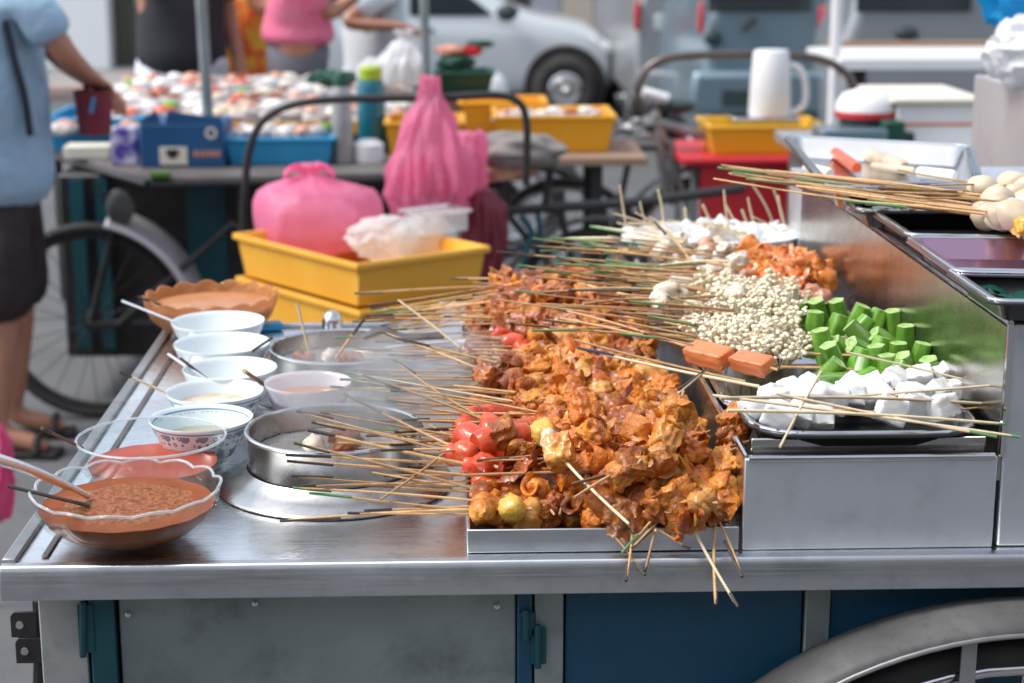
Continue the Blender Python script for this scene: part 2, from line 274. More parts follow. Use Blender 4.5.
# ------------------------------------------------------------------ mesh helpers
class MB:
    def __init__(s): s.v = []; s.f = []
    def add(s, vs, fs, Mx=None):
        o = len(s.v)
        s.v += [tuple(Mx @ Vector(a)) for a in vs] if Mx is not None else [tuple(a) for a in vs]
        s.f += [tuple(i + o for i in q) for q in fs]; return s
    def box(s, x0, x1, y0, y1, z0, z1, Mx=None):
        vs = [(x, y, z) for z in (z0, z1) for y in (y0, y1) for x in (x0, x1)]
        return s.add(vs, [(0, 2, 3, 1), (4, 5, 7, 6), (0, 1, 5, 4), (2, 6, 7, 3), (0, 4, 6, 2), (1, 3, 7, 5)], Mx)
    def cbox(s, c, d, rz=0, Mx=None):
        m = Matrix.Translation(Vector(c)) @ Matrix.Rotation(rz, 4, 'Z')
        if Mx is not None: m = Mx @ m
        return s.box(-d[0] / 2, d[0] / 2, -d[1] / 2, d[1] / 2, -d[2] / 2, d[2] / 2, m)
    def tube(s, pts, r, n=8, closed=False):
        pts = [Vector(p) for p in pts]; k = len(pts)
        rs = r if isinstance(r, (list, tuple)) else [r] * k
        ring = []; prev = None
        for i, p in enumerate(pts):
            if closed: t = pts[(i + 1) % k] - pts[i - 1]
            else: t = pts[min(i + 1, k - 1)] - pts[max(i - 1, 0)]
            t.normalize()
            if prev is None:
                a = Vector((0, 0, 1)) if abs(t.z) < .9 else Vector((1, 0, 0)); u = t.cross(a).normalized()
            else:
                u = (prev - t * prev.dot(t)).normalized()
            prev = u; q = t.cross(u)
            ring.append([p + (u * math.cos(2 * math.pi * j / n) + q * math.sin(2 * math.pi * j / n)) * rs[i] for j in range(n)])
        vs = [v for rr in ring for v in rr]; fs = []
        m = k if closed else k - 1
        for i in range(m):
            a = i * n; b = ((i + 1) % k) * n
            for j in range(n): fs.append((a + j, a + (j + 1) % n, b + (j + 1) % n, b + j))
        if not closed:
            fs.append(tuple(range(n))[::-1]); fs.append(tuple((k - 1) * n + j for j in range(n)))
        return s.add(vs, fs)
    def lathe(s, prof, n=48, c=(0, 0, 0), fn=None, Mx=None, cap0=False, cap1=False):
        vs = []; fs = []
        for (r, z) in prof:
            for j in range(n):
                a = 2 * math.pi * j / n; rr, zz = (r, z) if fn is None else fn(r, z, a)
                vs.append((c[0] + rr * math.cos(a), c[1] + rr * math.sin(a), c[2] + zz))
        for i in range(len(prof) - 1):
            for j in range(n):
                fs.append((i * n + j, i * n + (j + 1) % n, (i + 1) * n + (j + 1) % n, (i + 1) * n + j))
        if cap0: fs.append(tuple(range(n))[::-1])
        if cap1: fs.append(tuple((len(prof) - 1) * n + j for j in range(n)))
        return s.add(vs, fs, Mx)
    def prism(s, poly, a, b, axis='Y', Mx=None):
        k = len(poly)
        def P(u, v, t): return {'Y': (u, t, v), 'X': (t, u, v), 'Z': (u, v, t)}[axis]
        vs = [P(u, v, a) for u, v in poly] + [P(u, v, b) for u, v in poly]
        fs = [tuple(range(k)), tuple(range(2 * k - 1, k - 1, -1))] + [(i, i + k, (i + 1) % k + k, (i + 1) % k) for i in range(k)]
        return s.add(vs, fs, Mx)
    def blob(s, c, d, sub=2, seed=0, amp=.15, fr=2.0, ridge=False, Mx=None, sq=0):
        bm = bmesh.new(); bmesh.ops.create_icosphere(bm, subdivisions=sub, radius=1)
        vs = []
        o = Vector((seed * 7.3, seed * 3.1, seed * 1.7))
        for v in bm.verts:
            p = v.co.copy()
            if sq: 
                q = max(abs(p.x), abs(p.y), abs(p.z)); p = p * (1 - sq) + (p / q) * sq * .85
            k = noise.noise(p * fr + o)
            if ridge: k = (abs(k) * -2.2 + .45) + .35 * noise.noise(p * fr * 2.7 + o)
            p = p * (1 + amp * k * (1.6 if not ridge else 1))
            vs.append(Vector((p.x * d[0] / 2, p.y * d[1] / 2, p.z * d[2] / 2)) + Vector(c))
        fs = [tuple(v.index for v in f.verts) for f in bm.faces]; bm.free()
        return s.add(vs, fs, Mx)
    def grid(s, fn, nu, nv):
        vs = [fn(i / nu, j / nv) for j in range(nv + 1) for i in range(nu + 1)]
        fs = [(j * (nu + 1) + i, j * (nu + 1) + i + 1, (j + 1) * (nu + 1) + i + 1, (j + 1) * (nu + 1) + i) for j in range(nv) for i in range(nu)]
        return s.add(vs, fs)
    def mesh(s, name, mat, smooth=True, ang=40):
        me = bpy.data.meshes.new(name); me.from_pydata([tuple(v) for v in s.v], [], s.f); me.update()
        bm = bmesh.new(); bm.from_mesh(me); bmesh.ops.recalc_face_normals(bm, faces=bm.faces); bm.to_mesh(me); bm.free()
        if mat: me.materials.append(mat)
        if smooth:
            me.shade_smooth(); me.set_sharp_from_angle(angle=R(ang))
        return me
    def build(s, name, mat, parent=None, smooth=True, ang=40, bevel=0, label=None, solid=0, origin=None, seg=2):
        """verts are world coordinates (or local to the parent when parent carries 'local')"""
        me = s.mesh(name, mat, smooth, ang)
        o = bpy.data.objects.new(name, me); COL.objects.link(o)
        if parent is not None:
            o.parent = parent
            if not parent.get('_loc'):
                me.transform(Matrix.Translation(-wpos(parent)))
            else: o['_loc'] = 1
        elif origin is not None:
            me.transform(Matrix.Translation(-Vector(origin))); o.location = origin
        if solid:
            q = o.modifiers.new('solid', 'SOLIDIFY'); q.thickness = solid; q.offset = 0
        if bevel:
            b = o.modifiers.new('bevel', 'BEVEL'); b.width = bevel; b.segments = seg; b.limit_method = 'ANGLE'; b.angle_limit = R(35)
            b.harden_normals = False
        if label: o['label'] = label
        return o
def wpos(o):
    p = Vector(o.location)
    while o.parent is not None: o = o.parent; p = p + Vector(o.location)
    return p
def thing(name, label, cat, loc=(0, 0, 0), group=None, local=False, rz=0):
    o = bpy.data.objects.new(name, None); COL.objects.link(o); o.location = loc; o.empty_display_size = .05
    o['label'] = label; o['category'] = cat
    if group: o['group'] = group
    if local: o['_loc'] = 1; o.rotation_euler.z = rz
    return o
def tag(o, label, cat, group=None, kind=None):
    if label: o['label'] = label
    if cat: o['category'] = cat
    if group: o['group'] = group
    if kind: o['kind'] = kind
    return o
def structure(o): o['kind'] = 'structure'; return o
def arc(c, r, a0, a1, n, plane='XZ'):
    out = []
    for i in range(n + 1):
        a = R(a0 + (a1 - a0) * i / n); u, v = r * math.cos(a), r * math.sin(a)
        out.append(Vector(c) + (Vector((u, 0, v)) if plane == 'XZ' else Vector((u, v, 0)) if plane == 'XY' else Vector((0, u, v))))
    return out
def smoothpath(pts, n=6):
    pts = [Vector(p) for p in pts]; out = []
    for i in range(len(pts) - 1):
        p0 = pts[max(i - 1, 0)]; p1 = pts[i]; p2 = pts[i + 1]; p3 = pts[min(i + 2, len(pts) - 1)]
        for k in range(n):
            t = k / n
            out.append(.5 * ((2 * p1) + (p2 - p0) * t + (2 * p0 - 5 * p1 + 4 * p2 - p3) * t * t + (3 * p1 - p0 - 3 * p2 + p3) * t ** 3))
    out.append(pts[-1]); return out
def copy_tree(o, parent=None):
    c = o.copy(); COL.objects.link(c)
    if parent: c.parent = parent
    for ch in list(o.children): copy_tree(ch, c)
    return c
# ================================================================== THE FOOD CART
YF = 1.866; XL = -0.503; XR = 1.30; YB = 3.22; PY0 = 1.893   # counter front, left, right, back; pan front
cart = thing('food_cart', 'stainless steel street food cart with blue painted cabinet in the foreground', 'food cart', (.3, 2.5, 0))
YL = 3.07; XM = -.02
b = MB(); b.prism([(XL, YF), (XR, YF), (XR, YB), (XM, YB), (XM, YL), (XL, YL)], C - .037, C, 'Z'); b.build('counter_top', M['steel_top'], cart, bevel=.004, seg=3)
# front lip: brushed folded sheet standing 2 mm proud
b = MB(); b.prism([(YF - .003, C - .0385), (YF - .003, C - .006), (YF + .001, C + .0015), (YF + .012, C + .0025), (YF + .012, C - .0385)], XL - .004, XR, 'X')
b.build('front_lip', M['steel'], cart, bevel=.0015)
b = MB(); b.box(XL - .004, XL + .012, YF + .0125, YL, C + .0005, C + .0065); b.build('side_rim', M['rim_metal'], cart, bevel=.002)
b = MB(); b.box(XL + .036, XL + .044, YF + .03, YL - .03, C + .0005, C + .003); b.build('drip_groove', M['dark_steel'], cart, bevel=.001)
b = MB(); b.box(XL + .0125, XM - .0005, YL - .010, YL, C + .0005, C + .008); b.box(XM, XR, YB - .012, YB, C + .0005, C + .012); b.build('back_rim', M['steel'], cart, bevel=.002)
# ---- raised display box A (left wall is the pan's right wall)
AX0 = .3335; AZ = 1.090; BX = .626; BZ = 1.245
b = MB(); b.box(AX0, BX - .002, PY0, PY0 + .006, C + .0005, AZ)
b.build('display_front_panel', M['steel_front'], cart, bevel=.0015)
b = MB(); b.box(AX0, AX0 + .005, PY0 + .0065, 3.10, C + .0005, AZ - .001)
b.build('display_side_panel', M['steel_panel'], cart)
b = MB(); b.box(AX0 + .0055, BX - .002, PY0 + .0065, 3.10, AZ - .030, AZ - .026); b.build('display_shelf', M['dark_steel'], cart)
b = MB(); b.tube([(AX0 + .004, PY0 + .001, AZ), (BX - .006, PY0 + .001, AZ)], .0045, 10); b.tube([(AX0 + .003, PY0 + .004, AZ), (AX0 + .003, 3.10, AZ)], .004, 8)
b.build('display_edge_bead', M['steel_tray'], cart)
b = MB(); b.box(AX0 + .010, BX - .010, PY0 + .02, PY0 + .024, AZ - .004, AZ + .018); b.build('display_ledge', M['steel_panel'], cart, bevel=.002)
# ---- tall box B
b = MB(); b.prism([(PY0 + .0005, C + .0008), (PY0 + .0005, BZ), (3.20, BZ), (3.20, C + .0008)], BX + .0035, XR - .02, 'X')
b.build('tall_box', M['steel_front'], cart, bevel=.003)
b = MB(); b.box(BX - .001, BX + .003, PY0 + .004, 3.06, AZ - .03, BZ - .004); b.build('splash_panel', M['steel_panel'], cart)
b = MB(); b.tube([(BX + .003, PY0 + .002, AZ), (BX + .003, PY0 + .002, BZ)], .004, 8); b.tube([(BX + .003, PY0 + .002, BZ), (BX + .003, 3.06, BZ)], .004, 8)
b.build('splash_panel_bead', M['steel_tray'], cart)
b = MB(); b.box(BX + .012, BX + .034, PY0 + .03, 3.05, BZ + .0006, BZ + .004); b.build('top_ledge', M['steel_panel'], cart, bevel=.001)
# ---- cabinet below
YC = YF + .055
def px_x(px, Y=YC): return V(px, 640, Y).x
cab = [('corner_post', 41, 88, M['galv_light'], .004), ('teal_post', 92, 117, M['teal_paint'], .010), ('door_panel', 120, 516, M['galv'], 0),
       ('door_edge_strip', 517, 532, M['blue_paint'], .008), ('middle_post', 534, 563, M['galv'], .006), ('blue_panel', 565, 801, M['blue_paint'], 0), ('wheel_post', 803, 828, M['galv'], .006)]
for nm, a, c_, m, pr in cab:
    b = MB(); b.box(px_x(a), px_x(c_), YC - pr, YC + .02, .30, C - .0375 - (.012 if 'panel' in nm else 0)); b.build(nm, m, cart, bevel=.002)
b = MB(); b.box(px_x(828) + .002, XR - .02, YC, YC + .02, .30, C - .038); b.build('blue_panel', M['blue_paint'], cart)
b = MB(); b.box(px_x(43), px_x(801), YC + .024, YC + .045, .28, C - .0385); b.box(px_x(43), px_x(49), YC + .05, YL - .05, .28, C - .0385); b.box(px_x(43), XR - .05, YL - .05, YL - .03, .28, C - .0385); b.box(XR - .05, XR - .03, YC + .33, YL - .06, .28, C - .0385)
b.build('cabinet_shell', M['teal_paint'], cart)
b = MB(); b.box(px_x(43), XR - .05, YC + .05, YL - .07, .26, .275); b.build('cabinet_floor', M['black_metal'], cart)
b = MB()
for (x, z) in ((128, 614), (497, 594 + 12), (255, 603)):
    p = V(x, z, YC - .0015); b.lathe([(0, .0), (.003, .0), (.0035, .002), (0, .003)], 10, (0, 0, 0), Mx=Matrix.Translation(p) @ Matrix.Rotation(R(90), 4, 'X'))
b.build('panel_screws', M['chrome'], cart)
for (x, y0, y1) in ((83, 602, 657), (526, 610, 640), (538, 625, 668)):
    p0 = V(x, y0, YC - .014); p1 = V(x, y1, YC - .014)
    b = MB(); b.tube([p0, p1], .0042, 10); b.box(p0.x - .008, p0.x + .010, YC - .0125, YC - .0105, p1.z + .004, p0.z - .004); b.build('hinge', M['teal_paint'], cart, bevel=.001)
# black latch brackets at the left
for (x, y) in ((23, 624), (28, 650)):
    p = V(x, y, YC + .01); b = MB()
    b.prism([(-.014, -.016), (.016, -.016), (.016, .016), (-.010, .016), (-.014, .010)], -.0025, .0025, 'Y', Matrix.Translation(p))
    o = b.build('latch_bracket', M['black_metal'], cart, bevel=.001)
    b = MB(); b.lathe([(0, 0), (.0045, 0), (.0045, .002), (0, .002)], 14, Mx=Matrix.Translation(p + Vector((-.003, -.003, 0))) @ Matrix.Rotation(R(90), 4, 'X')); b.build('bolt_hole', M['galv_light'], o)
b = MB(); b.tube([V(38, 600, YC + .02), V(40, 640, YC + .02), V(38, 700, YC + .02)], .007, 8); b.build('latch_rod', M['black_metal'], cart)
for x, y in ((px_x(60), YL - .1), (XR - .1, YL - .1), (px_x(60), YC + .06)):
    b = MB(); b.box(x - .018, x + .018, y - .018, y + .018, 0.0, .28); b.build('leg', M['galv'], cart, bevel=.003)
# ---- cart wheel and mudguard
WY = YC - .052; wc = Vector((V(1026, 640, WY).x, WY, .440))
def wheel(parent, c, r, w=.035, name='wheel', spokes=28, tyre=M['rubber'], rim=M['chrome'], axis='Y', hub=.03):
    rot = Matrix.Rotation(R(90), 4, 'X') if axis == 'Y' else Matrix.Rotation(R(90), 4, 'Y')
    e = bpy.data.objects.new(name, None); COL.objects.link(e); e.parent = parent; e.location = Vector(c) - wpos(parent)
    Mx = Matrix.Translation(Vector(c)) @ rot
    def torus(R0, r0, n=56, k=12, sx=1):
        pr = [(R0 + r0 * math.cos(2 * math.pi * i / k), r0 * sx * math.sin(2 * math.pi * i / k)) for i in range(k + 1)]
        return MB().lathe(pr, n, Mx=Mx)
    torus(r - w / 2, w / 2).build('tyre', tyre, e)
    torus(r - w * 1.12, w * .30, sx=1.3).build('rim', rim, e)
    MB().lathe([(0, -w), (.012, -w), (.012, -w * .7), (hub, -w * .6), (hub * .7, 0), (hub, w * .6), (.012, w * .7), (.012, w), (0, w)], 20, Mx=Mx).build('hub', rim, e)
    s_ = MB()
    for i in range(spokes):
        a = 2 * math.pi * i / spokes; a2 = a + (.5 if i % 2 else -.5); sgn = 1 if (i // 2) % 2 else -1
        s_.tube([Mx @ Vector((hub * .8 * math.cos(a2), hub * .8 * math.sin(a2), sgn * w * .5)), Mx @ Vector(((r - w * 1.2) * math.cos(a), (r - w * 1.2) * math.sin(a), 0))], .0016, 5)
    s_.build('spokes', rim, e)
    return e
wheel(cart, wc, .440, .034, spokes=36)
def mudguard(parent, c, r, w, a0, a1, mat, t=.004, name='mudguard', axis='Y', n=48, crown=.16):
    c = Vector(c); b = MB(); k = 9
    def fn(u, v):
        a = R(a0 + (a1 - a0) * u); s_ = (v - .5) * 2; rr = r - w * crown * s_ * s_
        p = Vector((rr * math.cos(a), s_ * w / 2, rr * math.sin(a)))
        if axis == 'X': p = Vector((p.y, p.x, p.z))
        return c + p
    b.grid(fn, n, k); return b.build(name, mat, parent, solid=t)
mudguard(cart, wc + Vector((0, -.004, -.036)), .520, .105, 15, 175, M['guard'], crown=.18)
b = MB(); b.tube(arc(wc + Vector((0, -.0570, -.036)), .5012, 15, 175, 48), .003, 8); b.build('mudguard_rolled_edge', M['rim_metal'], cart)
p = V(969, 660, WY - .03); b = MB(); b.box(p.x - .009, p.x + .009, p.y, p.y + .004, wc.z, wc.z + .452); b.build('mudguard_stay', M['galv_light'], cart, bevel=.001)

# ================================================================== trays on the cart
def tray(name, label, corners, z, depth=.02, rim=.012, mat=None, group=None, cat='tray', rc=.02, lip=.0022):
    """corners: front-left, front-right, back-right, back-left (x, y); rounded rectangle sheet tray"""
    mat = mat or M['steel_tray']
    c = sum((Vector((*p, 0)) for p in corners), Vector()) / 4
    o = thing(name, label, cat, (c.x, c.y, z), group)
    def ring(inset, zz):
        out = []
        k = len(corners)
        for i in range(4):
            p = Vector(corners[i]); a = (Vector(corners[i - 1]) - p).normalized(); d = (Vector(corners[(i + 1) % 4]) - p).normalized()
            r_ = max(rc - inset * .6, .006); q = p + (a + d) * inset
            for s_ in range(6):
                t = s_ / 5; 
                v = q + a * r_ * (1 - t) ** 2 + d * r_ * t ** 2
                out.append((v.x, v.y, z + zz))
        return out
    rings = [ring(-.002, depth - .004), ring(0, depth), ring(rim * .6, depth + .0012), ring(rim, depth), ring(rim + depth * .35, .002), ring(rim + depth * .35 + .004, .001)]
    vs = [v for r_ in rings for v in r_]; n = 24; fs = []
    for i in range(len(rings) - 1):
        for j in range(n): fs.append((i * n + j, i * n + (j + 1) % n, (i + 1) * n + (j + 1) % n, (i + 1) * n + j))
    fs.append(tuple((len(rings) - 1) * n + j for j in range(n)))
    b = MB(); b.add(vs, fs)
    q = b.build('tray_body', mat, o, ang=60, solid=.0016)
    b = MB(); b.tube([Vector(v) + Vector((0, 0, .0)) for v in ring(.001, depth + .0012)], .0028, 8, True); b.build('rolled_rim', M['steel_tray'], o)
    return o
# the deep pan of cooked skewers, let into the counter
PX0, PX1, PY1 = .017, .331, 2.965
pan = thing('cooking_pan', 'long deep steel pan holding the heap of cooked skewers', 'pan', (.17, 2.4, C + .001))
b = MB()
b.box(PX0, PX1 - .002, PY0, PY0 + .004, C + .001, C + .029)
b.box(PX0, PX0 + .004, PY0 + .0045, PY1, C + .001, C + .0285); b.box(PX0, PX1 - .002, PY1 + .0005, PY1 + .004, C + .001, C + .029)
b.build('pan_wall', M['steel'], pan, bevel=.0012)
b = MB(); b.box(PX0 + .0045, PX1 - .004, PY0 + .0045, PY1 - .001, C + .001, C + .004); b.build('pan_floor', M['dark_steel'], pan)

# ================================================================== SKEWERS
def shade_mesh(mb, name, mat, ang=60): return mb.mesh(name, mat, True, ang)
PIECES = {}
def crease_sheet(b, r_, w_, h_, amp, n_=18, curl=.4, off=(0, 0, 0), rot=None):
    ds = [(r_.uniform(0, math.pi), r_.uniform(26, 62), r_.uniform(0, 6), amp * r_.uniform(.5, 1)) for _ in range(3)]
    sd = r_.uniform(0, 50); q = rot or Matrix.Identity(3)
    def fn(u, v):
        x = (u - .5) * w_ * (1 + .25 * noise.noise(Vector((v * 4, sd, 0)))); y = (v - .5) * h_ * (1 + .25 * noise.noise(Vector((u * 4, sd, 3))))
        z = 0
        for a, f, ph, am in ds:
            t = (x * math.cos(a) + y * math.sin(a)) * f + ph; z += am * (abs((t % 2) - 1) - .5)
        z += amp * .45 * noise.noise(Vector((u * 7, v * 7, sd))); ax = x / (w_ / 2) * curl * 2.2
        rr = w_ / 2 / max(curl * 2.2, .1)
        m_ = max(abs(u - .5), abs(v - .5)) * 2; th = .0075 * math.sqrt(max(0, 1 - m_ ** 5)) * side
        return q @ Vector(((rr + z - th) * math.sin(ax), y + .15 * z, (rr + z - th) * math.cos(ax) - rr)) + Vector(off)
    side = 0; b.grid(fn, n_, n_); side = 1; b.grid(fn, n_, n_)
def fried_piece(i, mat):
    r_ = random.Random(i * 13 + 5); b = MB(); t = (0, 1, 3, 3, 1, 2, 3, 3)[i % 8]
    S_ = 1.0; rr3 = lambda: Matrix.Rotation(r_.uniform(0, 6), 3, 'X') @ Matrix.Rotation(r_.uniform(0, 6), 3, 'Y')
    if t == 0:
        crease_sheet(b, r_, .078, .044, .005, 20, 1.15, (0, 0, .014)); b.blob((0, 0, -.002), (.036, .036, .030), 3, i, .30, 1.8, True)
    elif t == 1:
        b.blob((0, 0, 0), (.046, .038, .034), 3, i, .32, 1.5, True, sq=.7)
        for k in range(1): crease_sheet(b, r_, .036, .030, .006, 12, .7, (r_.uniform(-.006, .006), r_.uniform(-.006, .006), .012 - .02 * k), rr3())
    elif t == 2:
        for k in range(2): crease_sheet(b, r_, .052, .040, .006, 14, r_.uniform(.3, .9), (r_.uniform(-.005, .005), r_.uniform(-.005, .005), .009 - .008 * k), rr3())
        b.blob((0, 0, 0), (.032, .030, .024), 3, i + 50, .4, 1.6, True)
    else:
        b.blob((0, 0, 0), (.042, .036, .032), 4, i, .24, 1.5 + .3 * (i % 3), True, sq=.85)
    return shade_mesh(b, 'fried_piece_mesh', mat, 68)
PIECES['fried'] = [fried_piece(i, M['fried']) for i in range(16)]
PIECES['fried_dark'] = [fried_piece(i + 40, M['fried_dark']) for i in range(8)]
PIECES['fried_pale'] = [fried_piece(i + 80, M['fried_pale']) for i in range(8)]
PIECES['brown_ball'] = [shade_mesh(MB().blob((0, 0, 0), (.029, .030, .028), 3, i + 9, .12, 5, False), 'm', M['fried']) for i in range(3)]
PIECES['dark_ball'] = [shade_mesh(MB().blob((0, 0, 0), (.029, .030, .028), 3, i + 19, .14, 5, False), 'm', M['fried_dark']) for i in range(2)]
PIECES['yellow_ball'] = [shade_mesh(MB().blob((0, 0, 0), (.034, .032, .031), 3, i + 3, .08, 6, False, sq=.4), 'm', M['yellow_ball']) for i in range(2)]
def sausage(seed, mat, L=.052, r=.0125, cut=True):
    b = MB(); pts = []; rs = []
    for k in range(13):
        t = k / 12; pts.append((( t - .5) * L, .003 * math.sin(t * 3 + seed), .002 * math.sin(t * 2))); rs.append(r * (1 + .08 * math.sin(5 * t + seed)) * (1 if .08 < t < .92 else .84))
    b.tube(pts, rs, 16); return shade_mesh(b, 'm', mat, 50)
PIECES['red_sausage'] = [sausage(i, M['red_sausage'], .055, .0135) for i in range(4)]
PIECES['orange_sausage'] = [shade_mesh(MB().blob((0, 0, 0), (.068, .032, .024), 4, i, .05, 1.5, False, sq=.84), 'm', M['carrot']) for i in range(2)]
PIECES['red_lump'] = [shade_mesh(MB().blob((0, 0, 0), (.034, .028, .026), 3, i + 2, .16, 2.2, False, sq=.5), 'm', M['red_sausage']) for i in range(3)]
PIECES['orange_lump'] = [fried_piece([1, 3, 5, 7, 9][i], M['orange_meat']) for i in range(5)]
PIECES['pink_lump'] = [shade_mesh(MB().blob((0, 0, 0), (.034, .026, .024), 3, i + 32, .25, 1.5, True), 'm', M['pink_meat']) for i in range(5)]
PIECES['white_ball'] = [shade_mesh(MB().blob((0, 0, 0), (.036, .030, .026), 4, i + 62, .05, 1.6, False, sq=.8), 'm', M['white_fish']) for i in range(5)]
PIECES['white_cube'] = [shade_mesh(MB().blob((0, 0, 0), (.038, .034, .026), 4, i + 72, .04, 1.6, False, sq=.97), 'm', M['white_fish']) for i in range(5)]
PIECES['squid'] = [shade_mesh(MB().blob((0, 0, 0), (.036, .030, .024), 3, i + 82, .35, 1.6, True), 'm', M['squid']) for i in range(5)]
PIECES['mushroom'] = []
for i in range(4):
    b = MB(); b.lathe([(0, .016), (.010, .0155), (.017, .011), (.021, .003), (.0205, -.003), (.016, -.006), (.008, -.005), (.0075, -.016), (0, -.017)], 20, fn=lambda r_, z, a, i=i: (r_ * (1 + .02 * math.sin(2 * a + i)), z))
    PIECES['mushroom'].append(shade_mesh(b, 'm', M['mushroom'], 70))
PIECES['quail_egg'] = [shade_mesh(MB().blob((0, 0, 0), (.040, .033, .031), 3, i, .10, 1.2), 'm', M['mushroom']) for i in range(2)]
def enoki(i):
    r_ = random.Random(i); b = MB(); 
    for k in range(84):
        a = r_.uniform(0, 6.28); q = math.sqrt(r_.random()) * .024; h = r_.uniform(.006, .020)
        x, y = q * math.cos(a), q * math.sin(a); top = Vector((x * 1.25 + r_.uniform(-.003, .003), y * 1.25 + r_.uniform(-.003, .003), h))
        b.tube([(x * .4, y * .4, -.014), (x * .8, y * .8, 0), top], [.0011, .001, .0009], 5)
        s_ = r_.uniform(.0024, .0044)
        b.blob(top, (s_ * 2, s_ * 2, s_ * 1.4), 1)
    return shade_mesh(b, 'm', M['enoki'], 80)
PIECES['enoki'] = [enoki(i) for i in range(5)]
def okra(i):
    r_ = random.Random(i); L = r_.uniform(.036, .054); b = MB()
    def fn(rad, z, a): return (rad * (1 + .085 * math.cos(5 * a)), z)
    b.lathe([(.0085, -L / 2), (.0108, -L / 4), (.0110, L / 6), (.0098, L / 2)], 20, fn=fn)
    m1 = b.v; b2 = MB(); b2.v = list(b.v); b2.f = list(b.f)
    me = b2.mesh('m', M['okra'], True, 50)
    c_ = MB().lathe([(.0098, L / 2 + .0001), (.0075, L / 2 + .0008), (.0055, L / 2 - .0004), (.003, L / 2 - .001), (0, L / 2 + .0005)], 20, fn=fn)
    d_ = MB().lathe([(.0095, -L / 2 - .0001), (.006, -L / 2 - .0008), (.003, -L / 2 + .001), (0, -L / 2 - .0005)], 20, fn=fn)
    return me, c_.mesh('m', M['okra_cut'], True, 50), d_.mesh('m', M['okra_cut'], True, 50)
OKRA = [okra(i) for i in range(8)]
for k_, L_ in PIECES.items():
    for m_ in L_: m_.name = k_ + '_mesh'
KIND_NAME = dict(fried='tofu_skin_piece', fried_dark='browned_piece', fried_pale='pale_fried_piece', brown_ball='fish_ball', dark_ball='fish_ball', yellow_ball='yellow_fish_ball', red_sausage='sausage',
                 orange_sausage='sausage', red_lump='sausage_chunk', orange_lump='meat_chunk', pink_lump='meat_chunk', white_ball='white_fish_ball', white_cube='fish_cake_cube', squid='squid_chunk',
                 mushroom='mushroom', quail_egg='mushroom', enoki='enoki_bundle')
STICK = {}
for nm in ('stick', 'stick_pale'):
    STICK[nm] = []
    for q_ in range(7):
        r0 = .0014 + .0001 * q_; by = (q_ - 3) * .0016; bz = ((q_ * 3) % 7 - 3) * .0015; b = MB()
        b.tube([(t_ / 10, by * math.sin(t_ / 10 * math.pi), bz * math.sin(t_ / 10 * math.pi)) for t_ in range(11)], [r0 * (.86 + .22 * t_ / 10 + .05 * math.sin(t_ * 2.3 + q_)) for t_ in range(11)], 7)
        STICK[nm].append(shade_mesh(b, nm + '_mesh', M[nm], 80))
for nm in ('tip_black', 'tip_green', 'tip_blue', 'tip_brown'):
    b = MB(); b.tube([(-.001, 0, 0), (.5, 0, 0), (1, 0, 0)], .0018, 7); STICK[nm] = shade_mesh(b, nm + '_mesh', M[nm], 80)
def link(me, name, parent, M4=None):
    o = bpy.data.objects.new(name, me); COL.objects.link(o); o.parent = parent
    if M4 is not None: o.matrix_local = M4
    return o
SK = [0]
